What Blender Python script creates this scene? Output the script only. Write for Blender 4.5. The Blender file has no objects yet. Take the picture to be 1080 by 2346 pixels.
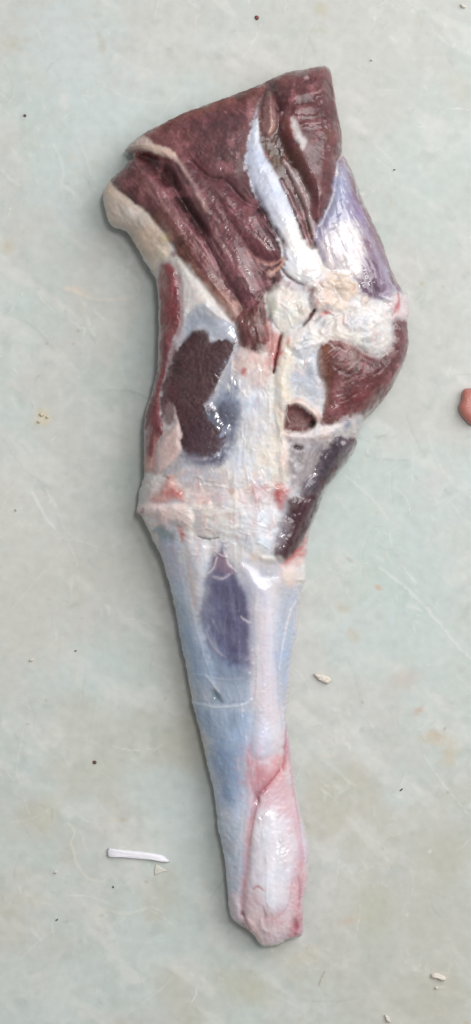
import bpy, math
import numpy as np

# ------------------------------------------------------------------ camera, light, exposure
S = 0.00022                    # metres per design unit (one design unit = one photograph pixel on the board)
sc = bpy.context.scene
CAM_H = 1.25
cam_d = bpy.data.cameras.new('camera'); cam = bpy.data.objects.new('camera', cam_d)
sc.collection.objects.link(cam); sc.camera = cam
cam.location = (0, 0, CAM_H); cam.rotation_euler = (0, 0, 0)
cam_d.sensor_fit = 'VERTICAL'; cam_d.sensor_height = 24.0
cam_d.lens = 24.0 * CAM_H / (2346 * S)
cam_d.clip_start = 0.02; cam_d.clip_end = 50

w = bpy.data.worlds.new('World'); sc.world = w; w.use_nodes = True
bgn = w.node_tree.nodes['Background']
bgn.inputs['Color'].default_value = (1.0, 1.0, 1.0, 1); bgn.inputs['Strength'].default_value = 0.27

def area(name, loc, target, size, size_y, power, col):
    d = bpy.data.lights.new(name, 'AREA'); d.shape = 'RECTANGLE'; d.size = size; d.size_y = size_y
    d.energy = power; d.color = col
    o = bpy.data.objects.new(name, d); sc.collection.objects.link(o)
    o.location = loc
    v = np.array(target, float) - np.array(loc, float)
    import mathutils
    o.rotation_euler = mathutils.Vector(v).to_track_quat('-Z', 'Y').to_euler()
    return o
area('window_light', (1.0, 0.66, 1.30), (0, 0.0, 0), 1.50, 1.50, 28.0, (1.0, 0.995, 0.985))
area('ceiling_lamp', (0.22, 0.30, 1.65), (0, 0.0, 0), 0.10, 0.24, 6.5, (1.0, 0.995, 0.985))

sc.view_settings.view_transform = 'Standard'; sc.view_settings.look = 'None'
sc.view_settings.exposure = -0.02; sc.view_settings.gamma = 1.0; sc.view_settings.use_curve_mapping = False
sc.cycles.use_denoising = True

# ------------------------------------------------------------------ numpy helpers
rs = np.random.RandomState(7)
TAB = [rs.rand(257, 257).astype(np.float32) for _ in range(8)]
def vnoise(x, y, k=0):
    t = TAB[k % 8]; ox, oy = (k * 37.31) % 97, (k * 61.7) % 89
    x = np.asarray(x, np.float32) + ox; y = np.asarray(y, np.float32) + oy
    xi = np.floor(x); yi = np.floor(y); fx = x - xi; fy = y - yi
    fx = fx * fx * (3 - 2 * fx); fy = fy * fy * (3 - 2 * fy)
    a = xi.astype(np.int32) % 256; b = yi.astype(np.int32) % 256
    return (t[b, a] * (1 - fx) + t[b, a + 1] * fx) * (1 - fy) + (t[b + 1, a] * (1 - fx) + t[b + 1, a + 1] * fx) * fy
def fbm(x, y, k=0, n=4):
    s = 0; a = 0.5; tot = 0
    for i in range(n):
        s = s + a * vnoise(x, y, k + i); tot += a; a *= 0.5; x = x * 2.03; y = y * 2.03
    return s / tot
def sm(e0, e1, x):
    t = np.clip((x - e0) / (e1 - e0 + 1e-9), 0, 1); return t * t * (3 - 2 * t)
def lin(c):
    c = np.array(c, float) / 255.0
    return np.where(c <= 0.04045, c / 12.92, ((c + 0.055) / 1.055) ** 2.4).astype(np.float32)
def crom(p, closed=True, n=3):
    p = np.array(p, float); m = len(p); out = []
    rng = range(m) if closed else range(m - 1)
    for i in rng:
        if closed: p0, p1, p2, p3 = p[i - 1], p[i], p[(i + 1) % m], p[(i + 2) % m]
        else: p0, p1, p2, p3 = p[max(i - 1, 0)], p[i], p[i + 1], p[min(i + 2, m - 1)]
        for j in range(n):
            t = j / n
            out.append(0.5 * ((2 * p1) + (p2 - p0) * t + (2 * p0 - 5 * p1 + 4 * p2 - p3) * t * t + (3 * p1 - p0 - 3 * p2 + p3) * t ** 3))
    if not closed: out.append(p[-1])
    return np.array(out)
def seg_dist(p, X, Y, closed=True, wid=None):
    """distance to a polyline; sign by even-odd rule when closed; interpolated width when open"""
    best = np.full(X.shape, 1e12, np.float32); inside = np.zeros(X.shape, bool)
    wbest = np.zeros(X.shape, np.float32) if wid is not None else None
    m = len(p); rng = range(m) if closed else range(m - 1)
    for i in rng:
        ax, ay = p[i]; bx, by = p[(i + 1) % m]
        dx, dy = bx - ax, by - ay; L = dx * dx + dy * dy + 1e-9
        t = np.clip(((X - ax) * dx + (Y - ay) * dy) / L, 0, 1)
        q = (X - ax - t * dx) ** 2 + (Y - ay - t * dy) ** 2
        if wid is not None:
            ww = wid[i] + (wid[i + 1] - wid[i]) * t
            wbest = np.where(q < best, ww, wbest)
        best = np.minimum(best, q)
        if closed and ay != by:
            inside ^= ((Y < ay) != (Y < by)) & (X < ax + (Y - ay) * dx / dy)
    d = np.sqrt(best)
    if closed: d = np.where(inside, d, -d)
    return (d, wbest) if wid is not None else d

class Canvas:
    """a rectangular grid of design-space samples carrying tissue colour, relief, wetness and a part number"""
    def __init__(s, xs, ys, base):
        s.xs, s.ys = xs, ys
        s.X, s.Y = [a.astype(np.float32) for a in np.meshgrid(xs, ys)]
        s.C = np.tile(lin(base), s.X.shape + (1,)).astype(np.float32)
        s.H = np.zeros(s.X.shape, np.float32); s.R = np.full(s.X.shape, 0.42, np.float32)
        s.P = np.zeros(s.X.shape, np.int32); s.F = np.zeros(s.X.shape, np.float32)
        s.Z = (fbm(s.X / 6, s.Y / 6, 6, 3) - .5) * 2
        s.W = [(fbm(s.X / 38, s.Y / 38, 0, 2) - .5) * 2, (fbm(s.X / 38, s.Y / 38, 3, 2) - .5) * 2,
               (fbm(s.X / 11, s.Y / 11, 1, 2) - .5) * 2, (fbm(s.X / 11, s.Y / 11, 5, 2) - .5) * 2]
    def win(s, p, m):
        x0, y0 = p.min(0) - m; x1, y1 = p.max(0) + m
        i0, i1 = np.searchsorted(s.ys, [y0, y1]); j0, j1 = np.searchsorted(s.xs, [x0, x1])
        return slice(max(i0, 0), i1), slice(max(j0, 0), j1)
    def warped(s, k, warp):
        X = s.X[k] + warp[0] * s.W[0][k] + warp[1] * s.W[2][k]
        Y = s.Y[k] + warp[0] * s.W[1][k] + warp[1] * s.W[3][k]
        return X, Y
    def fibre(s, k, ang, ln=60, wd=4, seed=0):
        a = math.radians(ang); c, n = math.cos(a), math.sin(a)
        X = s.X[k] + 6 * s.W[0][k]; Y = s.Y[k] + 6 * s.W[1][k]
        u = X * c + Y * n; v = -X * n + Y * c
        return 0.6 * vnoise(u / ln, v / wd, seed) + 0.4 * vnoise(u / (ln * .45), v / (wd * .5), seed + 3) - 0.5
    def _apply(s, k, al, d, col, col2, fib, mott, dh, prof, rough, fibh, seed, fine=False):
        tex = 0
        if fib is not None: tex = s.fibre(k, *fib, seed=seed)
        if col is not None:
            c = np.broadcast_to(lin(col), s.C[k].shape)
            if col2 is not None:
                mix = fbm(s.X[k] / mott, s.Y[k] / mott, seed + 2, 3)
                if fib is not None: mix = 0.5 * mix + 0.5 * (tex + .5)
                mix = sm(0.3, 0.7, mix)[..., None]
                c = c * (1 - mix) + lin(col2) * mix
            if fib is not None: c = c * (1 + 0.42 * tex[..., None])
            s.C[k] = s.C[k] * (1 - al[..., None]) + c * al[..., None]
        if dh:
            if fine: s.F[k] += dh * prof * .7
            else: s.H[k] += dh * prof
        if fib is not None and fibh: s.F[k] += fibh * tex * al
        if rough is not None: s.R[k] = s.R[k] * (1 - al) + rough * al
    def poly(s, p, col=None, col2=None, f=2.5, a=1.0, warp=(2.5, 2.0), dh=0.0, R=30.0, groove=0.0, gw=5.0,
             fib=None, fibh=0.0, mott=45.0, rough=None, part=None, smooth=True, seed=0, n=3):
        p = crom(p, True, n) if smooth else np.array(p, float)
        k = s.win(p, f + gw * 3 + warp[0] + warp[1] + 4)
        X, Y = s.warped(k, warp); d = seg_dist(p, X, Y)
        f = f * 1.35; dn = d + (f * .7 + 1.0) * s.W[2][k] + (f * .4 + .6) * s.Z[k]
        al = sm(-f, f, dn) * a
        t = np.clip(d / (R * 1.35), 0, 1); prof = .55 * np.sqrt(np.clip(1 - (1 - t) ** 2, 0, 1)) + .45 * t * t * (3 - 2 * t)
        s._apply(k, al, d, col, col2, fib, mott, dh, prof, rough, fibh, seed)
        if groove: s.H[k] -= .6 * groove * np.exp(-(d / gw) ** 2)
        if part is not None: s.P[k] = np.where(d > 0, part, s.P[k])
    def line(s, p, wid, col=None, col2=None, f=1.5, a=1.0, warp=(1.5, 1.2), dh=0.0, rough=None, part=None, fib=None, fibh=0, mott=30., seed=0, n=3):
        wid = [wid] * len(p) if np.isscalar(wid) else wid
        wi = np.interp(np.linspace(0, 1, (len(p) - 1) * n + 1), np.linspace(0, 1, len(wid)), wid)
        p = crom(p, False, n); mw = max(wid)
        k = s.win(p, mw + f + 8)
        X, Y = s.warped(k, warp); d, ww = seg_dist(p, X, Y, False, wi)
        al = sm(-f, f, ww - d + (.3 * f + .35) * (s.W[2][k] + s.Z[k])) * a
        prof = np.clip(1 - (d / (ww + f)) ** 2, 0, 1)
        s._apply(k, al, ww - d, col, col2, fib, mott, dh, prof, rough, fibh, seed, True)
        if part is not None: s.P[k] = np.where(ww - d > 0, part, s.P[k])
    def blob(s, cx, cy, rx, ry, col=None, ang=0, f=0.5, a=1.0, dh=0.0, rough=None, part=None, warp=(3, 2), col2=None, mott=30., seed=0):
        m = max(rx, ry) * 1.3 + 8
        k = s.win(np.array([[cx, cy]], float), m)
        X, Y = s.warped(k, warp); t = math.radians(ang); X = X - cx; Y = Y - cy
        q = np.sqrt(((X * math.cos(t) + Y * math.sin(t)) / rx) ** 2 + ((-X * math.sin(t) + Y * math.cos(t)) / ry) ** 2)
        q = q + .16 * s.W[2][k] + .14 * s.Z[k]
        al = sm(1 + f * .25, 1 - f, q) * a
        prof = np.clip(1 - q * q, 0, 1)
        s._apply(k, al, q, col, col2, None, mott, dh, prof, rough, 0, seed)
        if part is not None: s.P[k] = np.where(q < 0.9, part, s.P[k])

def wx(x): return (x - 540.0) * S
def wy(y): return (1173.0 - y) * S

# ------------------------------------------------------------------ materials
def mat_base(name):
    m = bpy.data.materials.new(name); m.use_nodes = True
    return m, m.node_tree.nodes, m.node_tree.links, m.node_tree.nodes['Principled BSDF']
def tissue(name, nscale, namt, bscale, bamt, stretch=(1, 1, 1), spec=0.5, sss=0.0, radd=0.0, coat=0.0, wet=(.47, .62)):
    m, N, L, b = mat_base(name)
    at = N.new('ShaderNodeAttribute'); at.attribute_name = 'tissue_colour'
    gl = N.new('ShaderNodeAttribute'); gl.attribute_name = 'wetness'
    tc = N.new('ShaderNodeTexCoord'); mp = N.new('ShaderNodeMapping'); mp.inputs['Scale'].default_value = stretch
    L.new(tc.outputs['Object'], mp.inputs['Vector'])
    n1 = N.new('ShaderNodeTexNoise'); n1.inputs['Scale'].default_value = nscale; n1.inputs['Detail'].default_value = 5
    L.new(mp.outputs[0], n1.inputs['Vector'])
    mr = N.new('ShaderNodeMapRange'); mr.inputs['From Min'].default_value = .3; mr.inputs['From Max'].default_value = .7
    mr.inputs['To Min'].default_value = 1 - namt; mr.inputs['To Max'].default_value = 1 + namt
    L.new(n1.outputs[0], mr.inputs['Value'])
    mx = N.new('ShaderNodeMix'); mx.data_type = 'RGBA'; mx.blend_type = 'MULTIPLY'; mx.inputs[0].default_value = 1
    L.new(at.outputs['Color'], mx.inputs[6]); L.new(mr.outputs[0], mx.inputs[7])
    L.new(mx.outputs[2], b.inputs['Base Color'])
    n2 = N.new('ShaderNodeTexNoise'); n2.inputs['Scale'].default_value = bscale; n2.inputs['Detail'].default_value = 4
    L.new(mp.outputs[0], n2.inputs['Vector'])
    bu = N.new('ShaderNodeBump'); bu.inputs['Strength'].default_value = bamt; bu.inputs['Distance'].default_value = 0.0006
    L.new(n2.outputs[0], bu.inputs['Height']); L.new(bu.outputs[0], b.inputs['Normal'])
    n3 = N.new('ShaderNodeTexNoise'); n3.inputs['Scale'].default_value = 140; n3.inputs['Detail'].default_value = 3
    L.new(tc.outputs['Object'], n3.inputs['Vector'])
    r3 = N.new('ShaderNodeMapRange'); r3.inputs['From Min'].default_value = .35; r3.inputs['From Max'].default_value = .65
    r3.inputs['To Min'].default_value = -0.10 + radd; r3.inputs['To Max'].default_value = 0.12 + radd
    L.new(n3.outputs[0], r3.inputs['Value'])
    ad = N.new('ShaderNodeMath'); ad.operation = 'ADD'; ad.use_clamp = True
    L.new(gl.outputs['Fac'], ad.inputs[0]); L.new(r3.outputs[0], ad.inputs[1]); L.new(ad.outputs[0], b.inputs['Roughness'])
    b.inputs['Specular IOR Level'].default_value = spec
    n4 = N.new('ShaderNodeTexNoise'); n4.inputs['Scale'].default_value = 95; n4.inputs['Detail'].default_value = 4
    L.new(tc.outputs['Object'], n4.inputs['Vector'])
    r4 = N.new('ShaderNodeMapRange'); r4.inputs['From Min'].default_value = wet[0]; r4.inputs['From Max'].default_value = wet[1]
    r4.inputs['To Max'].default_value = coat; L.new(n4.outputs[0], r4.inputs['Value']); L.new(r4.outputs[0], b.inputs['Coat Weight'])
    b.inputs['Coat Roughness'].default_value = 0.10; L.new(bu.outputs[0], b.inputs['Coat Normal'])
    if sss:
        b.inputs['Subsurface Weight'].default_value = sss
        b.inputs['Subsurface Radius'].default_value = (1.0, 0.45, 0.35); b.inputs['Subsurface Scale'].default_value = 0.003
    return m
M_MUSCLE = tissue('raw_muscle', 900, 0.12, 700, 0.35, spec=0.45, coat=0.8)
M_FASCIA = tissue('fascia', 500, 0.02, 450, 0.12, sss=.2, spec=0.45, coat=0.6, wet=(.5, .66))
M_TENDON = tissue('tendon', 300, 0.02, 220, 0.16, spec=0.5, coat=1.0, wet=(.38, .55))
M_FAT = tissue('fat', 600, 0.03, 450, 0.15, sss=.25, spec=0.45, coat=0.6, wet=(.5, .66))

def plain(name, col, rough=0.5, namt=0.1, nscale=800, bump=0.3):
    m, N, L, b = mat_base(name)
    tc = N.new('ShaderNodeTexCoord'); n1 = N.new('ShaderNodeTexNoise'); n1.inputs['Scale'].default_value = nscale
    n1.inputs['Detail'].default_value = 4; L.new(tc.outputs['Object'], n1.inputs['Vector'])
    cr = N.new('ShaderNodeValToRGB'); c = lin(col)
    cr.color_ramp.elements[0].color = (*[float(x) * (1 - namt * 2) for x in c], 1); cr.color_ramp.elements[0].position = .3
    cr.color_ramp.elements[1].color = (*[min(1, float(x) * (1 + namt)) for x in c], 1); cr.color_ramp.elements[1].position = .7
    L.new(n1.outputs[0], cr.inputs[0]); L.new(cr.outputs[0], b.inputs['Base Color'])
    bu = N.new('ShaderNodeBump'); bu.inputs['Strength'].default_value = bump; bu.inputs['Distance'].default_value = 0.0004
    L.new(n1.outputs[0], bu.inputs['Height']); L.new(bu.outputs[0], b.inputs['Normal'])
    b.inputs['Roughness'].default_value = rough
    return m

def np_mesh(name, verts, quads, mat, parent=None, col=None, wet=None, normals=None):
    me = bpy.data.meshes.new(name)
    nv, nf = len(verts), len(quads)
    me.vertices.add(nv); me.vertices.foreach_set('co', np.ascontiguousarray(verts, np.float32).ravel())
    me.loops.add(nf * 4); me.loops.foreach_set('vertex_index', np.ascontiguousarray(quads, np.int32).ravel())
    me.polygons.add(nf); me.polygons.foreach_set('loop_start', np.arange(0, nf * 4, 4, dtype=np.int32))
    me.update(calc_edges=True)
    me.polygons.foreach_set('use_smooth', np.ones(nf, bool))
    if col is not None:
        a = me.attributes.new('tissue_colour', 'FLOAT_COLOR', 'POINT')
        a.data.foreach_set('color', np.concatenate([col, np.ones((nv, 1))], 1).astype(np.float32).ravel())
    if wet is not None:
        a = me.attributes.new('wetness', 'FLOAT', 'POINT'); a.data.foreach_set('value', wet.astype(np.float32).ravel())
    if normals is not None: me.normals_split_custom_set_from_vertices(normals.astype(np.float32).tolist())
    me.materials.append(mat)
    o = bpy.data.objects.new(name, me); sc.collection.objects.link(o)
    if parent: o.parent = parent
    return o
def tag(o, label, cat=None, group=None, kind=None):
    if label: o['label'] = label
    if cat: o['category'] = cat
    if group: o['group'] = group
    if kind: o['kind'] = kind
    return o

# ------------------------------------------------------------------ the cutting board
def spaced(a0, a, b, b1, st):
    lo = a - np.geomspace(st, a - a0, 22)[::-1]; hi = b + np.geomspace(st, b1 - b, 22)
    return np.concatenate([lo, np.arange(a, b + .1, st), hi])
bx = spaced(-1500, -60, 1140, 2580, 3.0); by = spaced(-1200, -60, 2406, 3546, 3.0)
B = Canvas(bx, by, (198, 205, 200))
k = (slice(None), slice(None))
def mixc(c, al): B.C[:] = B.C * (1 - al[..., None]) + lin(c) * al[..., None]
n1 = fbm(B.X / 260, B.Y / 260, 1, 4); n2 = fbm(B.X / 150, B.Y / 220, 4, 5); n3 = fbm(B.X / 60, B.Y / 60, 2, 4)
mixc((200, 200, 195), sm(.40, .60, n1) * .9)
mixc((192, 203, 198), sm(.48, .68, n2) * .45)
mixc((199, 209, 209), sm(.5, .75, 1 - n1) * .5)
mixc((192, 189, 175), sm(.40, .72, fbm(B.X / 190, B.Y / 190, 6, 4)) * sm(900, 2000, B.Y) * .8)
mixc((214, 215, 211), sm(.50, .72, n3) * .32)
mixc((216, 216, 211), sm(.56, .74, fbm((B.X + .7 * B.Y) / 170, (B.Y - .7 * B.X) / 60, 7, 5)) * .5)
mixc((182, 186, 178), sm(.57, .75, fbm((B.X + .8 * B.Y) / 50, (B.Y - .8 * B.X) / 36, 0, 5)) * .2)
mixc((178, 186, 180), sm(.60, .8, fbm(B.X / 34, B.Y / 34, 5, 4)) * .35)
# broad stains of their own shape
B.poly([(770, 1010), (900, 1060), (960, 1250), (1010, 1420), (960, 1500), (850, 1380), (760, 1250), (740, 1140)], (190, 205, 199), f=60, a=.45, warp=(40, 10))
B.poly([(60, 30), (240, 20), (250, 180), (150, 230), (80, 160)], (199, 210, 211), f=45, a=.5, warp=(30, 8))
B.poly([(200, 200), (360, 190), (350, 280), (200, 370), (190, 520), (110, 480), (90, 380)], (199, 211, 212), f=45, a=.5, warp=(30, 8))
B.poly([(-40, 1150), (80, 1160), (160, 1300), (170, 1480), (60, 1560), (-40, 1600)], (204, 201, 193), f=50, a=.6, warp=(30, 8))
B.poly([(880, 2000), (1100, 1900), (1100, 2400), (700, 2400), (760, 2150)], (190, 188, 176), f=90, a=.5, warp=(50, 10))
for x, y, rx, ry, c, a in [(955, 1625, 22, 12, (196, 160, 138), .55), (1000, 1690, 45, 22, (196, 176, 148), .6), (1030, 1730, 22, 40, (196, 180, 150), .5),
        (872, 1340, 12, 8, (206, 164, 140), .7), (785, 1395, 26, 14, (198, 182, 162), .5), (810, 1455, 26, 18, (196, 180, 160), .45), (925, 1560, 50, 30, (194, 180, 170), .5),
        (95, 955, 24, 26, (214, 198, 160), .55), (175, 668, 34, 10, (222, 206, 188), .8), (150, 225, 14, 34, (216, 216, 212), .7), (230, 95, 12, 40, (178, 176, 158), .45),
        (735, 20, 26, 30, (196, 188, 164), .5), (730, 70, 34, 12, (186, 188, 172), .5), (850, 2080, 60, 90, (186, 188, 164), .4), (800, 2110, 30, 14, (204, 180, 158), .4),
        (30, 100, 40, 22, (196, 192, 176), .5), (20, 560, 20, 24, (204, 190, 166), .5), (80, 2060, 60, 20, (205, 204, 192), .5), (285, 1880, 18, 8, (188, 172, 154), .5),
        (110, 1860, 40, 60, (200, 197, 180), .5), (345, 1975, 30, 40, (186, 198, 190), .6), (310, 600, 40, 26, (214, 214, 212), .7), (290, 640, 50, 30, (212, 214, 208), .6),
        (1050, 200, 30, 60, (202, 200, 188), .5), (540, 70, 80, 40, (205, 206, 202), .5), (230, 740, 60, 30, (212, 212, 206), .45), (900, 1020, 60, 40, (206, 204, 200), .5),
        (1000, 1100, 60, 30, (204, 202, 200), .5), (960, 2220, 60, 26, (206, 206, 198), .5), (700, 2190, 60, 20, (204, 200, 182), .5), (560, 2260, 90, 50, (190, 186, 166), .5)]:
    B.blob(x, y, rx, ry, c, f=.9, a=a, warp=(9, 5), ang=rs.uniform(-30, 30))
# knife cuts and scuffs: shallow grooves with pale raised lips
for i in range(520):
    x = rs.uniform(-60, 1140); y = rs.uniform(-60, 2406)
    L = rs.gamma(2.0, 26); an = rs.choice([55, 60, 40, 10, -50, 95]) + rs.normal(0, 14)
    dx, dy = L * math.cos(math.radians(an)), L * math.sin(math.radians(an)); bend = rs.normal(0, .09)
    pts = [(x, y), (x + dx * .5 - dy * bend, y + dy * .5 + dx * bend), (x + dx, y + dy)]
    if rs.rand() < .62: B.line(pts, [.3, rs.uniform(.3, 1.1), .3], (222, 224, 219), f=1.3, a=rs.uniform(.2, .75), dh=rs.uniform(.1, .45), n=2)
    else: B.line(pts, [.3, rs.uniform(.4, .9), .3], (160, 166, 156), f=1.8, a=rs.uniform(.12, .4), dh=-rs.uniform(.1, .5), n=2)
for pts, wd, c, a in [([(870, 1300), (930, 1345), (985, 1400), (1030, 1460), (1080, 1510)], 2.0, (220, 222, 218), .7), ([(925, 1300), (950, 1335)], 2, (222, 224, 220), .6),
        ([(75, 1130), (95, 1170), (125, 1212)], 3, (222, 224, 220), .7), ([(105, 1120), (125, 1160)], 2, (220, 222, 218), .5), ([(790, 1090), (850, 1140), (890, 1190)], 2.2, (216, 218, 214), .6),
        ([(155, 1885), (170, 1905), (163, 1930), (175, 1975), (200, 2012), (240, 2022)], 2.0, (216, 214, 202), .75), ([(182, 1905), (200, 1945)], 2, (216, 214, 204), .6),
        ([(60, 735), (100, 770), (125, 800)], 1.6, (176, 182, 174), .5), ([(245, 893), (300, 897), (340, 912)], 2.2, (170, 178, 172), .55), ([(860, 1051), (940, 1054)], 2, (176, 186, 180), .5),
        ([(150, 660), (200, 680), (250, 688), (300, 680)], 3, (216, 210, 200), .6), ([(125, 330), (145, 380), (140, 430)], 2.5, (216, 218, 214), .5), ([(180, 320), (215, 410)], 2, (214, 218, 216), .5),
        ([(0, 390), (45, 425)], 2, (216, 220, 216), .5), ([(270, 545), (350, 620)], 2.4, (208, 216, 214), .6), ([(735, 1740), (800, 1790), (770, 1830)], 2.5, (206, 212, 204), .45),
        ([(780, 1640), (815, 1690)], 2.5, (208, 212, 204), .5), ([(120, 1145), (150, 1215), (180, 1235)], 1.6, (206, 212, 208), .5), ([(205, 1715), (225, 1600)], 1.2, (200, 208, 202), .4),
        ([(730, 2260), (745, 2225)], 1.0, (150, 128, 112), .6), ([(120, 1855), (121, 1880)], 1.0, (150, 152, 140), .6), ([(685, 2190), (700, 2205), (730, 2200)], 4, (208, 206, 190), .5),
        ([(40, 1720), (75, 1730)], 1.6, (212, 212, 200), .5), ([(280, 2010), (305, 2050)], 1.4, (208, 210, 202), .5), ([(225, 2080), (260, 2090), (310, 2095), (335, 2080)], 3, (212, 212, 200), .5),
        ([(980, 1000), (1020, 1090), (1080, 1140)], 2.5, (210, 210, 206), .5), ([(780, 880), (830, 900)], 2, (216, 218, 214), .5)]:
    B.line(pts, wd, c, f=2.5, a=a, dh=.3, warp=(3, 2))
for i in range(90):
    B.blob(rs.uniform(0, 1080), rs.uniform(0, 2346), rs.uniform(2, 7), rs.uniform(2, 6), [(222, 223, 217), (166, 160, 142), (222, 222, 218), (190, 178, 152)][i % 4], f=.7, a=rs.uniform(.3, .7), dh=.3, warp=(4, 3))
for cx_, cy_, n_ in [(60, 330, 12), (160, 400, 12), (30, 900, 10), (320, 620, 12), (780, 1640, 12), (760, 1790, 14), (950, 1400, 14), (820, 1060, 12), (1000, 1150, 12), (850, 2000, 12), (700, 2190, 8), (230, 2090, 14), (110, 2110, 10), (200, 720, 12),
                      (950, 60, 8), (540, 90, 8), (60, 1690, 8), (980, 2180, 12), (880, 1240, 12), (450, 2250, 8), (190, 1420, 8), (900, 700, 10)]:
    for j in range(n_):
        B.blob(cx_ + rs.normal(0, 36), cy_ + rs.normal(0, 36), rs.uniform(5, 26), rs.uniform(1.5, 6), [(222, 223, 218), (224, 224, 220), (176, 180, 170), (214, 206, 192)][j % 4], ang=rs.normal(48, 28), f=.9, a=rs.uniform(.2, .6), dh=.25, warp=(10, 6))
B.H += B.F
B.H += 0.5 * (n3 - .5) + 0.8 * (n2 - .5)
ny, nx = B.X.shape
top = np.stack([wx(B.X), wy(B.Y), B.H * S], -1).reshape(-1, 3)
idx = np.arange(ny * nx).reshape(ny, nx)
q = np.stack([idx[1:, :-1], idx[1:, 1:], idx[:-1, 1:], idx[:-1, :-1]], -1).reshape(-1, 4)
ring = np.concatenate([idx[0, :-1], idx[:-1, -1], idx[-1, :0:-1], idx[:0:-1, 0]])
low = top[ring].copy(); low[:, 2] = -0.02
nr = len(ring); li = len(top) + np.arange(nr)
side = np.stack([ring, np.roll(ring, -1), np.roll(li, -1), li], -1)
m_board, N, L, bs = mat_base('scuffed_plastic_board')
at = N.new('ShaderNodeAttribute'); at.attribute_name = 'tissue_colour'
tc = N.new('ShaderNodeTexCoord'); nn = N.new('ShaderNodeTexNoise'); nn.inputs['Scale'].default_value = 220; nn.inputs['Detail'].default_value = 6
L.new(tc.outputs['Object'], nn.inputs['Vector'])
mr = N.new('ShaderNodeMapRange'); mr.inputs['From Min'].default_value = .3; mr.inputs['From Max'].default_value = .7
mr.inputs['To Min'].default_value = .95; mr.inputs['To Max'].default_value = 1.04; L.new(nn.outputs[0], mr.inputs['Value'])
mx = N.new('ShaderNodeMix'); mx.data_type = 'RGBA'; mx.blend_type = 'MULTIPLY'; mx.inputs[0].default_value = 1
L.new(at.outputs['Color'], mx.inputs[6]); L.new(mr.outputs[0], mx.inputs[7]); L.new(mx.outputs[2], bs.inputs['Base Color'])
bu = N.new('ShaderNodeBump'); bu.inputs['Strength'].default_value = .15; bu.inputs['Distance'].default_value = .0004
L.new(nn.outputs[0], bu.inputs['Height']); L.new(bu.outputs[0], bs.inputs['Normal'])
bs.inputs['Roughness'].default_value = .5; bs.inputs['Specular IOR Level'].default_value = .35
board = np_mesh('cutting_board', np.concatenate([top, low]), np.concatenate([q, side]), m_board,
                col=np.concatenate([B.C.reshape(-1, 3), B.C.reshape(-1, 3)[ring]]))
tag(board, 'pale green grey scuffed plastic cutting board', kind='structure')
# ------------------------------------------------------------------ the leg: outline, inflated bulk, then tissue by tissue
SIL = [(287,345),(300,330),(322,312),(368,289),(420,263),(479,241),(540,218),(590,200),(620,183),(658,167),(700,160),(737,152),(750,153),(759,166),(763,187),
 (777,278),(784,308),(785,350),(793,367),(808,397),(833,463),(850,502),(875,552),(893,611),(915,655),(925,673),(936,685),(937,722),(933,738),(937,781),(931,818),(915,856),
 (891,900),(857,941),(835,960),(820,1000),(816,1023),(797,1056),(767,1093),(749,1119),(734,1156),(719,1193),(709,1219),(704,1267),(701,1293),(701,1328),(693,1350),
 (681,1444),(670,1510),(661,1607),(657,1648),(667,1717),(678,1809),(692,1872),(705,1920),(708,1976),(704,2031),(697,2057),(695,2113),(692,2143),(672,2150),(655,2154),(640,2164),
 (611,2168),(596,2163),(585,2146),(570,2131),(556,2124),(537,2109),(526,2087),(522,2050),(520,2017),(511,1946),(500,1891),(489,1809),(474,1746),(463,1698),(452,1650),
 (442,1615),(430,1546),(414,1465),(403,1404),(393,1355),(383,1322),(369,1273),(352,1241),(344,1219),(326,1186),(314,1175),(316,1156),(319,1127),(330,1090),(331,1075),
 (330,1023),(330,986),(335,941),(348,901),(354,880),(362,841),(363,796),(364,741),(363,685),(357,641),(339,611),(324,585),(309,556),(287,530),(264,522),(250,508),
 (240,471),(238,441),(253,415),(272,397),(294,374),(307,364),(298,354)]
ST = 2.0
T = Canvas(np.arange(222, 956, ST), np.arange(138, 2186, ST), (222, 214, 209))
sil = crom(SIL, True, 3)
D = seg_dist(sil, T.X + 2.0 * T.W[2] + 1.0 * T.Z, T.Y + 2.0 * T.W[3] + 1.0 * T.Z)
# bulk: membrane inflated over the outline (Poisson), solved on a coarse grid
cf = 4; Dc = D[::cf, ::cf]; ins = Dc > 0; u = np.zeros(Dc.shape, np.float64); hh = ST * cf
for it in range(3500):
    v = 0.25 * (np.roll(u, 1, 0) + np.roll(u, -1, 0) + np.roll(u, 1, 1) + np.roll(u, -1, 1) + hh * hh)
    u = np.where(ins, v, 0)
g = np.where(ins, u / np.maximum(Dc, 4.0), 0); wgt = ins.astype(float)
for it in range(3):
    gs = sum(np.roll(g, a, b) for a in (1, -1) for b in (0, 1)); ws = sum(np.roll(wgt, a, b) for a in (1, -1) for b in (0, 1))
    new = (wgt == 0) & (ws > 0); g = np.where(new, gs / np.maximum(ws, 1), g); wgt = np.where(new, 1, wgt)
ii = np.arange(D.shape[0]) / cf; jj = np.arange(D.shape[1]) / cf
i0 = np.minimum(ii.astype(int), g.shape[0] - 2); j0 = np.minimum(jj.astype(int), g.shape[1] - 2); fi = (ii - i0)[:, None]; fj = (jj - j0)[None, :]
gf = (g[i0][:, j0] * (1 - fi) + g[i0 + 1][:, j0] * fi) * (1 - fj) + (g[i0][:, j0 + 1] * (1 - fi) + g[i0 + 1][:, j0 + 1] * fi) * fj
su = np.sqrt(np.maximum(2 * gf * np.maximum(D, 0), 0))
bulk = 0.95 * su / (1 + su / 430.0)

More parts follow.
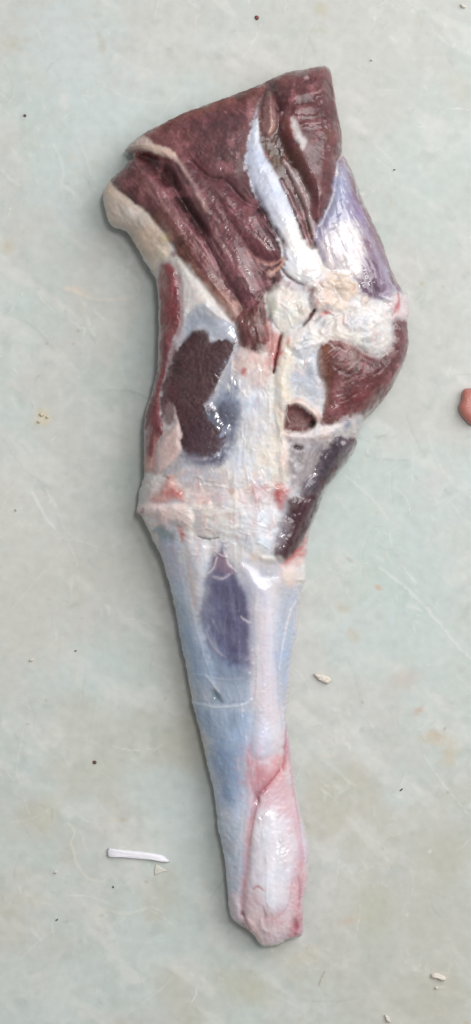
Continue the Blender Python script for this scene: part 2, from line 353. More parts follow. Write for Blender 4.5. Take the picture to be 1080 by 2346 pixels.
# part numbers
(FASCIA, UPPER, MIDDLE, STRIP, ENDM, FATL, OUTER, GRAIN, BLUE, FLAP, TENDON, TENDON2, PURPLE, ROUND, PIT, SLIM, DARKM, KNUCK, SHANKM,
 JOINTFAT, JOINTLUMP, WHITEPAD, LIG, SCRAP_J, REDT, TRI, SHANKT, CREAMS, BLUESK, LIG2) = range(30)
P_, Ln, Bl = T.poly, T.line, T.blob

def streaks(region, ang, n, ln=(20, 60), cols=((182,134,132), (66,38,42), (160,110,110), (190,150,146)), a=.5, h=1.2, wd=(.5, 1.3)):
    p = np.array(region, float); lo, hi = p.min(0), p.max(0); done = 0; tries = 0
    while done < n and tries < n * 12:
        tries += 1
        x, y = rs.uniform(lo[0], hi[0]), rs.uniform(lo[1], hi[1])
        inside = False
        for i in range(len(p)):
            (ax_, ay_), (bx_, by_) = p[i], p[(i + 1) % len(p)]
            if (y < ay_) != (y < by_) and x < ax_ + (y - ay_) * (bx_ - ax_) / (by_ - ay_): inside = not inside
        if not inside: continue
        done += 1; t = math.radians(ang + rs.normal(0, 7)); L = rs.uniform(*ln); c_, s_ = math.cos(t) * L / 2, math.sin(t) * L / 2; bd = rs.normal(0, .06) * L
        c = cols[rs.randint(len(cols))]
        Ln([(x - c_, y - s_), (x - s_ * .1 + bd * .3, y + bd * .3), (x + c_, y + s_)], [.3, rs.uniform(*wd), .3], c, f=1.5, a=a * rs.uniform(.5, 1.3), dh=h * (1 if sum(c) > 250 else -1.4) * rs.uniform(.5, 1.2), n=2)
# ground tissue of the upper half: cream-white fascia, cool on the shank
P_([(340,600),(640,600),(900,660),(900,760),(840,980),(720,1270),(690,1320),(360,1230),(320,1160),(330,980)], (222,214,208), (208,206,208), f=20, mott=60, fib=(80,50,8), fibh=.6)
P_([(340,1215),(430,1230),(560,1270),(700,1300),(700,1700),(720,2200),(500,2200),(430,1600)], (206,207,214), (194,199,210), f=14, mott=70, fib=(78,90,7), fibh=.5)
T.R[:] = .40

# --- upper muscles
P_([(318,312),(420,255),(600,190),(625,180),(640,240),(660,400),(700,500),(728,560),(655,640),(625,700),(618,800),(590,822),(545,800),(520,740),(470,660),(395,560),(255,430),(285,370)], (98,62,66), f=2, warp=(1,1), dh=0)
P_([(322,314),(368,291),(420,265),(479,243),(540,220),(596,199),(606,215),(600,245),(582,272),(570,335),(562,390),(574,440),(592,486),(560,480),(540,458),(516,432),(486,426),(463,409),(440,388),(405,376),(372,358),(345,340)],
   (124,74,77), (104,65,70), f=2.5, dh=8, R=18, groove=1, gw=4, fib=(48,55,6), fibh=1.6, mott=80, rough=.60, part=UPPER, seed=1)
P_([(470,320),(560,280),(566,340),(560,392),(574,440),(590,480),(540,455),(490,420)], (88,58,62), f=34, a=.8)
P_([(330,316),(420,267),(540,222),(604,197),(600,226),(560,246),(480,268),(400,298),(350,322)], (136,84,76), (126,76,72), f=8, a=.8, fib=(-24,30,6), dh=3, R=16, seed=2)      # cut rim
P_([(545,222),(604,198),(606,222),(590,250),(556,256),(540,240)], (128,78,72), (112,66,64), f=4, a=.8, dh=6, R=14, groove=2.5, seed=4)
Ln([(318,318),(372,291),(425,265),(482,241),(545,218),(600,198)], 2.2, (208,178,160), f=2, a=.75)
P_([(380,366),(405,376),(440,388),(463,410),(486,428),(516,436),(543,462),(566,486),(594,494),(612,524),(634,552),(648,578),(648,604),(622,617),(600,616),(582,606),(566,588),(590,640),(604,672),(600,700),(575,722),(548,700),(520,650),(490,600),(462,550),(432,490),(405,430)],
   (106,66,72), (88,55,61), f=2.5, dh=11, R=24, groove=3, gw=4, fib=(56,90,7), fibh=2.0, mott=60, rough=.36, part=MIDDLE, seed=3)
P_([(480,500),(520,520),(560,560),(600,640),(598,690),(570,690),(530,620)], (120,78,86), f=18, a=.5, fib=(60,60,4), fibh=1.3, rough=.28)
P_([(496,438),(545,466),(590,500),(628,552),(646,604),(622,616),(584,602),(556,566),(520,510)], (118,72,78), (104,63,70), f=3, a=.8, dh=7, R=18, groove=2.5, gw=4, fib=(52,60,6), fibh=1.5, seed=5)
Ln([(566,586),(582,604),(600,615),(622,618),(646,608)], [1,3,4,4,3], (196,142,132), f=4, a=.75, dh=2)
Ln([(440,387),(463,408),(486,428),(518,433),(543,460),(568,484),(596,492)], [.6,1.5,2.6,2.6,1.5,1.5,1.2], (62,38,42), f=3, a=.7, dh=-3.5)
for p, wd in [([(524,492),(534,502),(550,514)], 3), ([(548,424),(560,440),(582,462)], 4), ([(556,450),(575,476),(592,488)], 4), ([(505,380),(520,392)], 4), ([(500,560),(530,596),(540,630)], 2), ([(560,530),(590,560),(620,590)], 1.5), ([(546,366),(556,384)], 3)]:
    Ln(p, [.6, wd * .7, .6], (60,38,42), f=2.5, a=.7, dh=-2.2)
P_([(578,440),(596,470),(616,510),(634,548),(649,574),(651,604),(640,606),(622,572),(600,530),(580,486)], (58,40,44), f=3, a=.9, dh=-12, R=10, rough=.3)   # sunken gap beside the tendon, its shade painted in as dark colour
Ln([(600,520),(622,548),(640,580)], [1,2,1], (170,130,135), f=1.5, a=.6, dh=2)
# pale sinew at the upper left corner
P_([(287,345),(300,330),(322,312),(336,322),(352,340),(376,350),(402,366),(412,386),(398,378),(372,372),(345,362),(318,352),(300,353)], (216,190,172), (202,174,160), f=3, dh=8, R=9, fib=(30,20,4), fibh=1.5, part=TRI, seed=2)
Ln([(382,368),(407,382),(432,420),(452,457),(479,508)], [5,6,4,4,3], (190,160,152), f=4, a=.6, dh=3, fib=(58,30,3), fibh=2)
Ln([(415,395),(440,436),(468,486)], [1.5,1.5,1], (206,182,176), f=1.5, a=.6, dh=1.5)
Ln([(400,395),(424,440),(452,490),(470,520)], [1.5,1.5,1.2,1], (150,110,104), f=2, a=.6, dh=1)
P_([(300,352),(330,356),(372,374),(388,384),(350,384),(318,372)], (112,40,42), f=4, a=.8, dh=-10, R=8, rough=.25)
# furrow: cut deep, with some of its shade painted into the colour
P_([(318,364),(350,368),(385,392),(415,436),(445,486),(470,530),(482,562),(466,560),(440,524),(408,478),(376,432),(344,398)], (66,44,44), (84,50,52), f=5, dh=-26, R=22, fib=(55,60,5), fibh=2, rough=.35)
# strip muscle on the left
P_([(256,424),(272,398),(296,374),(312,366),(336,390),(372,432),(404,478),(436,526),(464,562),(490,600),(504,640),(516,672),(548,706),(560,746),(546,764),(528,742),(500,704),(468,668),(436,632),(410,596),(388,560),(362,516),(330,486),(292,460)],
   (116,70,74), (98,60,62), f=2.5, dh=15, R=26, groove=3, gw=5, fib=(56,80,5), fibh=2.6, mott=50, rough=.36, part=STRIP, seed=6)
P_([(352,508),(375,536),(400,580),(436,630),(480,680),(530,742),(500,690),(470,640),(440,590),(410,545),(380,515)], (134,86,66), f=8, a=.65)
P_([(440,630),(480,668),(515,690),(546,716),(556,756),(530,744),(490,700)], (206,162,146), f=14, a=.85, fib=(58,36,5), fibh=1.5)
Ln([(330,406),(372,448),(410,504),(452,560),(488,608),(500,630)], [2,3,3,3,4,3], (160,110,124), f=5, a=.5, dh=3)
Ln([(340,420),(366,450),(396,490)], 1, (186,146,140), f=1.5, a=.5, dh=1)
# end of the middle muscle
P_([(604,678),(612,684),(606,705),(612,747),(616,783),(613,811),(600,815),(590,820),(580,812),(558,802),(544,780),(540,756),(552,728),(574,716),(590,694)],
   (120,72,74), (104,70,64), f=2.5, dh=15, R=20, groove=4, gw=4, fib=(78,60,5), fibh=2.6, mott=36, rough=.34, part=ENDM, seed=7)
Ln([(611,682),(596,698),(575,720),(566,735)], [1,2,2,1], (66,40,46), f=2.5, a=.7, dh=-4)
# fat on the left edge
P_([(254,418),(240,440),(240,472),(250,508),(266,522),(288,530),(310,556),(326,585),(342,612),(360,642),(366,612),(384,606),(396,586),(390,566),(374,544),(352,512),(331,490),(294,464),(262,432)],
   (222,202,184), (208,186,166), f=2.5, dh=5, R=16, groove=2, fib=(55,40,9), fibh=2, mott=40, rough=.46, part=FATL, seed=3)
Bl(383, 560, 16, 14, (206,184,132), f=.9, a=.8, dh=5)
Bl(300, 500, 26, 12, (226,210,196), f=.8, a=.6, ang=40, dh=4)
Bl(372, 592, 14, 20, (218,208,184), f=.8, a=.7, dh=4); Bl(402, 594, 8, 8, (150,120,128), f=.8, a=.9, dh=3, rough=.25)
# white fat triangle and bluish film under it
P_([(404,606),(426,616),(448,640),(474,672),(500,704),(530,744),(540,756),(540,796),(500,788),(470,742),(440,722),(424,760),(416,720),(416,660)], (226,220,214), (214,206,202), f=5, dh=6, R=20, mott=40, part=JOINTFAT, seed=5)
P_([(440,724),(470,712),(494,730),(536,760),(548,792),(520,792),(500,786),(484,796),(478,774),(455,764),(436,780),(424,800),(418,780)], (164,170,182), (182,188,198), f=6, mott=30, dh=-2, rough=.22, part=BLUE, seed=1)
Ln([(480,718),(500,734),(530,750),(545,772)], [1,2,2,1], (228,206,196), f=2, a=.8, dh=3)
Bl(474, 712, 8, 8, (214,214,220), a=.8, dh=3, rough=.2)
# outer muscle (left edge, top to joint)
P_([(367,622),(386,611),(403,624),(414,648),(417,704),(414,752),(401,785),(390,815),(384,852),(372,890),(368,915),(371,952),(381,990),(362,1023),(356,1074),(340,1084),(333,1072),(332,1023),(332,986),(337,941),(350,901),(364,841),(366,796),(367,741),(366,685)],
   (140,76,80), (116,66,72), f=2.5, dh=13, R=22, groove=3, gw=5, fib=(88,70,6), fibh=1.2, mott=60, rough=.40, part=OUTER, seed=4)
P_([(366,640),(384,622),(402,640),(404,700),(396,760),(384,800),(374,760)], (150,78,80), f=12, a=.6)
P_([(333,1040),(345,1050),(356,1050),(356,1084),(340,1090),(331,1080)], (208,160,144), f=8, a=.85)
Ln([(361,640),(365,700),(366,760),(365,830)], [2.5,3,3,2], (214,182,172), f=1.8, a=.85)
Ln([(340,915),(333,960),(333,1040)], [1,2,2], (170,120,116), f=2, a=.6)
Ln([(418,640),(420,700),(418,756),(404,792),(392,822),(386,860)], [3,4,4,3,3,2], (206,176,174), f=3, a=.7, dh=2)
P_([(398,800),(412,790),(400,830),(394,870),(388,920),(372,940),(372,890),(386,850)], (138,108,112), (160,134,136), f=5, a=.9, fib=(95,30,4), fibh=1.2)
# grainy dark muscle
P_([(450,765),(479,774),(485,794),(505,787),(541,794),(531,826),(512,863),(497,898),(484,928),(500,950),(516,985),(522,1008),(507,1036),(478,1052),(441,1050),(418,1032),(416,1004),(410,970),(398,930),(386,920),(376,960),(370,930),(374,896),(388,856),(400,822),(420,795)],
   (88,60,62), (76,52,58), f=3, dh=3, R=18, groove=1, gw=4, mott=7, rough=.5, part=GRAIN, warp=(3,3), seed=2)
P_([(386,860),(410,900),(412,960),(400,975),(380,985),(372,940),(374,896)], (106,68,74), f=8, a=.8, mott=10, fib=(85,30,4), fibh=1.5)
P_([(418,990),(470,960),(520,1000),(505,1036),(470,1050),(430,1040)], (80,56,66), f=12, a=.8)
for p in ([(400,860),(440,872),(470,856),(505,868)], [(420,900),(450,940),(470,910)], [(440,800),(456,850),(450,900)], [(470,810),(490,840)]):
    Ln(p, [.8,1.2,.8] if len(p)==3 else [1]*len(p), (62,42,46), f=1.6, a=.6, dh=-1.5)
# blue-grey film right and below it
P_([(484,930),(500,900),(516,866),(533,830),(543,800),(556,830),(552,880),(556,950),(554,985),(538,1016),(510,1066),(450,1072),(420,1052),(406,1050),(418,1036),(440,1052),(478,1054),(508,1036),(521,1010),(500,985),(480,968),(474,958),(492,944)],
   (118,120,136), (148,152,164), f=7, mott=26, dh=1, rough=.28, part=BLUESK, seed=6)
P_([(486,930),(540,800),(548,830),(520,900),(500,940)], (178,180,190), f=6, a=.7, rough=.3)
P_([(495,950),(530,920),(545,960),(520,1000)], (92,94,112), f=18, a=.85)
Ln([(541,796),(530,828),(512,864),(496,898),(485,928),(472,936)], [1.5,2,2,1.5,1.5,1.5], (206,202,206), f=1.5, a=.8, dh=2.5)
P_([(470,932),(485,926),(494,942),(488,946)], (196,186,190), f=1.5, dh=3, R=4)
P_([(503,1000),(520,978),(530,990),(524,1004),(512,1006)], (150,150,162), f=2, dh=3, R=5)
Ln([(418,1034),(442,1053),(478,1056),(500,1046)], 2, (190,176,184), f=1.5, a=.75, dh=2.5)
P_([(500,1046),(530,1010),(548,1000),(540,1040),(515,1066),(470,1074),(446,1066)], (100,94,112), f=6, a=.55)
# torn pale fascia
P_([(399,928),(405,950),(412,968),(421,998),(415,1014),(419,1034),(404,1056),(374,1083),(357,1083),(362,1027),(380,1002),(400,979),(404,965)], (218,192,186), (202,178,176), f=2, dh=7, R=7, groove=2, gw=4, fib=(120,30,6), fibh=2, mott=22, warp=(3,3), part=SCRAP_J)
P_([(404,1056),(425,1044),(440,1062),(420,1078),(390,1092),(376,1092)], (160,158,168), f=6, a=.8, fib=(125,24,4), fibh=2.5)

# --- central fascia
P_([(560,840),(640,810),(660,930),(652,1000),(648,1100),(640,1180),(560,1190),(520,1080),(556,980),(556,900)], (220,214,206), (208,206,208), f=16, fib=(85,40,6), fibh=1.5, mott=34)
P_([(545,880),(580,860),(592,960),(588,1040),(540,1080),(556,980)], (208,208,214), f=16, a=.8, mott=20, fib=(85,24,5), fibh=1.4)
P_([(430,1075),(500,1076),(520,1100),(500,1130),(440,1130),(410,1100)], (196,194,202), (176,176,188), f=12, a=.85, mott=16, rough=.3)
P_([(590,1030),(640,1000),(655,1060),(640,1100),(590,1100)], (232,222,204), f=22, a=.8)
P_([(440,1130),(520,1110),(600,1100),(640,1110),(650,1160),(560,1180),(450,1180)], (226,190,182), (224,206,198), f=20, a=.85, mott=26, fib=(5,40,7), fibh=2.0)
Bl(590, 1122, 26, 18, (222,168,160), f=.9, a=.7); Bl(588, 1136, 16, 14, (230,206,204), f=.8, a=.8, dh=5)
Bl(532, 1120, 14, 14, (206,178,156), f=.9, a=.8)
Ln([(536,1096),(540,1150),(538,1210),(545,1226)], [2,2.5,2.5,3], (236,222,212), f=2, a=.8, dh=4)
P_([(560,1180),(640,1160),(640,1220),(600,1270),(560,1260),(540,1230)], (222,226,228), (230,226,222), f=14, dh=10, R=40, fib=(60,40,8), fibh=1)
P_([(590,1232),(636,1212),(642,1240),(624,1268),(596,1262)], (218,224,230), f=10, dh=8, R=24, rough=.3)
P_([(540,815),(575,812),(612,816),(624,850),(612,880),(580,900),(552,880),(542,845)], (220,186,178), (224,204,196), f=10, a=.9, mott=24, dh=3, R=20)
Bl(557, 863, 8, 12, (206,120,116), f=.9, a=.85); Bl(560, 905, 14, 10, (214,178,172), a=.6, f=.9)
# cream strip beside the slit
P_([(640,800),(664,780),(676,820),(668,880),(664,940),(652,1000),(634,1010),(628,930),(630,860)], (228,218,200), (218,208,192), f=7, dh=7, R=18, fib=(92,40,6), fibh=2, part=CREAMS)
P_([(636,1000),(654,1000),(660,1060),(656,1110),(640,1110),(636,1050)], (230,214,200), f=8, a=.8, fib=(92,30,5), fibh=2.2, dh=3, R=12)
# red slit
P_([(612,748),(630,768),(642,772),(650,790),(644,820),(628,858),(616,850),(612,815),(616,783)], (206,156,150), (194,130,126), f=6, mott=18, fib=(95,20,4), fibh=2.5, dh=3, R=10, part=REDT)
Bl(658, 785, 10, 18, (210,150,140), f=.9, a=.8, dh=3); Bl(640, 815, 8, 10, (190,84,88), f=.9, a=.8)
Ln([(642,776),(637,800),(630,830),(625,862)], [3,2.5,2.5,1.8], (100,34,38), f=1.5, a=.95, dh=-9)
for i in range(70):
    x, y = rs.uniform(620, 900), rs.uniform(650, 815)
    ix, iy = int((x - 222) / ST), int((y - 138) / ST)
    if T.C[iy, ix].mean() < .4: continue
    Bl(x, y, rs.uniform(6, 17), rs.uniform(5, 13), [(238,234,230), None, (228,214,202), None, (234,226,214)][i % 5], ang=rs.uniform(-60, 60), f=.9, a=.5, dh=rs.uniform(1.5, 5), rough=rs.uniform(.2, .4), warp=(6, 4))
for i in range(60):
    x, y = rs.uniform(430, 650), rs.uniform(830, 1260)
    ix, iy = int((x - 222) / ST), int((y - 138) / ST)
    if T.C[iy, ix].mean() < .4: continue
    Bl(x, y, rs.uniform(6, 20), rs.uniform(4, 12), [(238,236,234), None, (224,206,198), None][i % 4], ang=rs.uniform(50, 110), f=.9, a=.4, dh=rs.uniform(.4, 1.8), rough=rs.uniform(.2, .4), warp=(6, 4))
# joint: fat pads and lumps
P_([(610,690),(640,668),(684,672),(700,700),(704,726),(690,752),(664,770),(640,772),(620,740)], (226,216,208), (208,204,192), f=8, dh=12, R=46, groove=2, mott=36, fib=(80,30,6), fibh=1.5, part=WHITEPAD, seed=2)
Bl(628, 716, 12, 26, (204,200,176), f=.9, a=.8, dh=4)
P_([(640,660),(660,652),(690,660),(700,676),(680,680),(650,672)], (196,178,182), f=4, a=.9, dh=3, R=8)
Ln([(640,628),(656,646),(676,660),(690,668)], [1.5,3,3,1], (92,70,74), f=2, a=.9, dh=-7)
Bl(622, 654, 7, 7, (70,60,58), f=.7, a=.9, dh=-6); Bl(616, 640, 9, 11, (206,168,156), f=.8, a=.8, dh=4)
Ln([(648,580),(652,606),(640,626),(624,636)], [3,4,5,4], (200,146,128), f=4, a=.75, dh=2)
P_([(690,640),(720,628),(760,636),(790,632),(806,650),(812,690),(780,700),(760,680),(700,684)], (230,212,200), (220,200,182), f=9, dh=10, R=26, groove=0, mott=26, seed=4)
Bl(735, 698, 32, 30, (226,190,178), (0), f=.8, dh=13, part=JOINTLUMP, col2=(232,212,198), mott=14, warp=(5,4))
Ln([(712,700),(706,684),(716,676),(732,674)], [1,2,2,1], (196,142,138), f=2.5, a=.7, dh=-4)
Bl(742, 728, 16, 9, (206,120,112), f=.9, a=.85, ang=-20); Bl(722, 706, 6, 6, (208,150,150), f=.9, a=.8)
Ln([(716,724),(706,738),(692,756)], [3,2.5,2], (86,62,60), f=2, a=.9, dh=-8)
Ln([(728,738),(718,746)], 2, (130,110,106), f=2, a=.8, dh=-5)
Bl(785, 662, 26, 18, (230,212,192), f=.7, a=.8, dh=8); Bl(770, 640, 18, 10, (220,198,174), f=.9, a=.7, dh=3)
Ln([(760,658),(800,662),(808,676)], [1,2,1], (196,168,146), f=2.5, a=.7, dh=-3)
P_([(650,770),(690,752),(730,750),(790,724),(860,700),(900,690),(918,700),(904,740),(894,756),(898,776),(882,812),(852,824),(824,814),(797,797),(760,788),(724,810),(690,830),(668,820)],
   (224,220,214), (210,204,200), f=9, dh=7, R=50, groove=1, fib=(20,30,8), fibh=2.2, mott=40, part=LIG, seed=3)
Bl(812, 745, 36, 20, (214,216,226), f=.9, a=.7, dh=4); Bl(830, 806, 34, 14, (188,190,180), f=.9, a=.6, ang=-15)
for a0 in range(7): Ln([(795+a0*10, 812-a0*2.0), (806+a0*11, 796-a0*4)], [1,2], (170,172,166), f=2, a=.45, dh=-1.5)
Bl(770, 712, 30, 14, (232,212,196), f=.9, a=.7, dh=3, ang=15)
Bl(700, 790, 24, 10, (176,166,148), f=.9, a=.6, ang=-35); Bl(672, 800, 14, 18, (228,214,186), f=.8, a=.8, dh=6)
P_([(874,684),(900,676),(925,675),(936,688),(936,722),(932,738),(906,742),(896,752),(890,730),(880,706)], (222,202,200), (214,190,190), f=4, dh=10, R=16, mott=18, rough=.22)
Bl(882, 694, 16, 10, (228,222,226), f=.8, a=.8, dh=6, rough=.15)
Ln([(908,676),(908,700),(900,724),(894,732)], [1.5,2,2.5,2], (180,88,96), f=2.5, a=.85, dh=-4)
# --- tendon
P_([(590,262),(592,300),(596,350),(620,398),(642,438),(660,476),(676,524),(692,566),(712,592),(732,622),(720,650),(690,662),(664,650),(650,630),(653,606),(650,574),(635,550),(619,520),(600,490),(574,446),(562,392),(569,345),(576,292)],
   (204,205,214), (184,189,205), f=3, dh=5, R=22, groove=1.5, gw=5, fib=(64,70,8), fibh=1.0, mott=50, rough=.36, part=TENDON, seed=5)
P_([(650,520),(676,530),(700,580),(730,625),(700,655),(664,645),(655,600),(640,560)], (228,222,214), f=16, a=.85)
P_([(592,258),(600,240),(612,228),(606,250),(598,268),(590,290),(580,290)], (140,112,112), f=5, a=.9)
# brown strips between tendon and flap
P_([(612,216),(626,250),(634,300),(648,350),(664,386),(690,430),(706,470),(716,520),(722,576),(706,586),(690,556),(676,515),(660,470),(640,430),(618,392),(598,350),(594,300),(602,256)],
   (96,66,62), (80,58,54), f=3, dh=-4, R=14, fib=(68,40,5), fibh=3, mott=22, rough=.3, part=TENDON2)
P_([(608,236),(620,226),(630,262),(634,300),(620,330),(606,330),(603,280)], (150,112,110), (126,90,88), f=3, dh=11, R=12, fib=(88,30,5), fibh=2)
Ln([(618,262),(622,300),(616,322),(628,306)], [1.5,2.5,3.5,2], (196,156,140), f=2, a=.75, dh=3)
P_([(600,346),(616,340),(636,372),(650,400),(640,420),(616,388)], (78,58,50), (110,88,74), f=4, a=.8, mott=12, dh=3, R=10)
Ln([(648,386),(668,414),(688,450),(702,490),(712,534),(716,560)], [4,8,9,8,6,2], (186,166,164), (160,132,130), f=3, a=.9, dh=9, fib=(66,30,4), fibh=2)
Ln([(642,430),(664,472),(684,520),(704,576)], [3,5,6,3], (104,66,70), (130,88,92), f=2.5, a=.9, dh=5, fib=(66,30,4), fibh=1.5)
# --- flap
P_([(619,188),(658,169),(700,162),(738,154),(750,155),(758,168),(762,188),(776,278),(783,308),(784,352),(770,386),(764,426),(752,478),(734,520),(722,532),(712,512),(704,464),(686,424),(662,384),(648,348),(638,310),(645,272),(630,242),(622,212)],
   (114,68,72), (96,58,62), f=2, dh=30, R=24, groove=6, gw=6, fib=(80,30,6), fibh=1.0, mott=26, rough=.40, part=FLAP, seed=3)
P_([(660,168),(740,154),(758,168),(762,200),(730,190),(690,184)], (134,88,92), (116,74,74), f=7, a=.8, mott=12, rough=.28)
P_([(628,190),(664,176),(670,196),(640,214)], (128,74,72), f=7, a=.8)
Ln([(630,184),(664,168),(706,161)], 2, (204,172,152), f=2.5, a=.6)
for p, wd, h in [([(636,266),(668,262),(700,252),(742,236)], 7, -8), ([(646,250),(690,243),(738,222)], 11, 6), ([(655,280),(692,274),(738,262)], 10, 7), ([(668,296),(704,292),(748,280)], 7, -6),
                 ([(690,304),(716,302),(744,294)], 7, 4), ([(686,316),(714,314),(736,308)], 6, -6), ([(740,300),(752,330),(744,360)], 7, -4), ([(757,300),(763,330),(756,362)], 9, 4)]:
    Ln(p, [2] + [wd] * (len(p) - 2) + [2], (74,44,46) if h < -5 else (128,80,82), f=5, a=.5 if h < 0 else .3, dh=h * .6, warp=(7, 4))
P_([(640,276),(656,280),(668,300),(672,330),(664,344),(650,334),(640,310)], (140,82,80), (124,70,70), f=3, a=.9, dh=6, R=10)
P_([(662,298),(676,296),(684,322),(690,340),(698,346),(694,362),(682,358),(672,334)], (214,200,194), (190,172,164), f=2.5, a=1, dh=2, R=8, warp=(4,4), mott=14, rough=.5)
Bl(699, 194, 8, 6, (196,156,154), f=.8, a=.85, dh=4); Bl(748, 325, 12, 20, (112,78,56), f=.9, a=.6)
P_([(655,360),(690,380),(705,420),(716,480),(722,520),(708,500),(696,450),(676,410),(654,378)], (92,60,48), f=9, a=.7)
for i in range(26):
    x, y = rs.uniform(690, 770), rs.uniform(180, 480)
    Bl(x, y, rs.uniform(2, 5), rs.uniform(3, 8), (150,104,102) if i % 2 else (80,48,52), ang=rs.uniform(-40, 40), f=.8, a=.5, dh=rs.uniform(.8, 2.2), rough=.25)
P_([(662,298),(674,297),(682,322),(690,340),(697,347),(693,360),(682,357),(672,334)], (212,198,192), (190,172,164), f=2.5, a=.95, warp=(5,4), mott=14, rough=.5)
# --- purple muscle under film, right
P_([(787,366),(794,370),(808,400),(833,466),(850,505),(874,554),(892,612),(914,656),(922,674),(900,680),(872,700),(848,694),(824,684),(814,660),(790,640),(764,636),(738,624),(724,590),(716,560),(726,536),(738,520),(754,480),(766,428),(772,388)],
   (150,140,164), (180,172,188), f=3, dh=12, R=36, groove=4, fib=(66,70,7), fibh=2.2, mott=36, rough=.24, part=PURPLE, seed=6)
P_([(788,368),(800,388),(828,456),(850,505),(874,554),(892,612),(914,656),(920,672),(896,660),(872,606),(846,556),(820,506),(798,460),(786,420)], (116,76,84), (132,96,118), f=8, a=.95, fib=(66,50,5), fibh=2)
P_([(792,372),(833,463),(874,552),(893,611),(918,664),(904,650),(880,600),(850,540),(818,480)], (112,70,74), f=6, a=.9)
P_([(776,400),(790,400),(800,450),(790,500),(764,520),(750,500),(764,450)], (160,162,186), f=10, a=.8)
P_([(820,556),(850,560),(872,610),(896,660),(876,692),(848,692),(824,680),(814,640),(826,600)], (112,88,104), (134,112,130), f=7, a=.92, mott=20, fib=(66,40,5), fibh=2, rough=.2)
P_([(760,540),(800,520),(822,556),(820,600),(806,636),(770,630),(752,590)], (214,208,208), (224,216,210), f=10, a=.85, mott=24)
P_([(724,536),(745,524),(760,560),(768,610),(750,624),(734,600)], (166,154,180), f=8, a=.8, fib=(75,30,4), fibh=2)
P_([(800,450),(826,490),(846,540),(838,556),(814,520),(796,480)], (150,130,166), f=10, a=.7)
Ln([(846,560),(858,600),(876,640),(884,676)], [2,5,6,4], (170,154,176), f=5, a=.6, dh=3, rough=.14)
P_([(655,545),(684,552),(708,590),(738,622),(748,650),(716,664),(680,668),(652,644),(654,606)], (228,224,220), (216,214,216), f=9, a=.9, fib=(60,40,6), fibh=1)
P_([(738,560),(772,530),(812,528),(824,570),(822,610),(814,646),(776,644),(748,630)], (218,212,212), (230,224,220), f=12, a=.85, mott=24, fib=(70,40,6), fibh=1.5, rough=.22)
streaks([(730,540),(800,520),(820,600),(760,640)], 72, 60, (16, 60), ((236,232,236), (170,156,182), (206,196,208)), a=.5, h=1.4)
# --- round muscle at the right
P_([(726,860),(724,812),(742,796),(762,789),(797,798),(824,815),(852,825),(882,813),(897,776),(894,757),(906,742),(932,739),(935,781),(929,818),(913,855),(889,899),(855,939),(832,958),(816,954),(782,970),(745,978),(731,967),(735,941),(742,915),(739,882)],
   (114,68,70), (96,58,62), f=2.5, dh=18, R=30, groove=4, gw=5, fib=(-30,50,6), fibh=2.0, mott=40, rough=.34, part=ROUND, seed=5)
P_([(728,812),(744,796),(756,840),(752,900),(745,960),(732,964),(740,915),(738,880),(727,860)], (136,88,68), f=7, a=.75)
P_([(756,800),(796,798),(814,830),(812,850),(796,858),(770,848),(758,824)], (122,76,80), (126,98,96), f=7, a=.7, dh=1, R=22, mott=14)
P_([(786,798),(804,802),(818,826),(814,848),(800,850),(794,824)], (160,140,134), f=10, a=.6)
Ln([(764,852),(786,862),(808,858),(816,846)], [1.5,3.5,3,1.5], (52,30,32), f=3.5, a=.75, dh=-3)
Ln([(812,820),(816,842),(806,856)], [2,5,3], (124,112,108), f=5, a=.5)
P_([(750,930),(800,900),(850,880),(870,900),(830,950),(780,966),(745,974)], (126,62,64), f=14, a=.7, fib=(-28,40,5), fibh=2.5)
P_([(898,744),(930,740),(934,790),(926,820),(912,850),(904,820),(900,780)], (120,84,90), f=7, a=.8, rough=.2)
Ln([(922,760),(922,810),(902,856),(880,890)], [1.5,2,2,1], (150,112,116), f=2, a=.6, dh=2)
for i in range(9):
    x, y = rs.uniform(750, 840), rs.uniform(870, 950)
    Ln([(x, y), (x + 14, y - 9), (x + 30, y - 12)], [.5,1,.5], (176,132,130), f=1.2, a=.5, dh=1)
# film left of it
P_([(668,830),(700,820),(726,812),(726,860),(738,890),(736,920),(700,925),(676,915),(668,880)], (192,192,196), (212,206,200), f=8, mott=22, rough=.25)
Bl(706, 856, 16, 22, (150,152,162), f=.9, a=.8); Ln([(664,820),(690,806),(722,796),(750,788)], [1.5,3,3,2], (222,220,222), f=2.5, a=.8, dh=3)
# --- pit
P_([(650,936),(666,924),(686,918),(712,936),(734,960),(724,972),(704,952),(680,938),(662,944)], (230,206,192), (220,190,180), f=3, dh=9, R=8, mott=14)
P_([(656,936),(682,935),(704,950),(720,964),(719,976),(704,991),(676,994),(650,992),(652,960)], (128,86,86), (106,70,70), f=2.5, dh=-14, R=12, mott=7, rough=.5, part=PIT, warp=(2,3))
Bl(712, 976, 9, 12, (36,20,22), ang=30, f=.6, a=.95, dh=-10)
P_([(650,994),(690,996),(720,990),(748,984),(765,998),(745,1012),(710,1016),(670,1016),(652,1010)], (216,198,192), (196,186,188), f=4, dh=6, R=9, fib=(-5,30,5), fibh=2)
for p in ([(690,984),(692,1000),(700,1020)], [(724,965),(722,990),(712,1010)], [(735,970),(745,990),(740,1006)]): Ln(p, [1,1.6,1], (226,206,204), f=1.3, a=.85, dh=3)
P_([(660,1018),(700,1016),(740,1010),(738,1040),(712,1090),(690,1120),(668,1110),(660,1070)], (146,136,140), (178,168,168), f=6, a=.9, mott=16, fib=(110,24,5), fibh=2.5, rough=.24)
Bl(679, 1029, 14, 6, (60,38,38), f=.7, a=.9, dh=-9)
Bl(677, 1075, 9, 14, (208,202,204), f=.8, a=.7, dh=5, rough=.15); Bl(672, 1098, 7, 9, (200,190,190), f=.8, a=.7, dh=4, rough=.15)
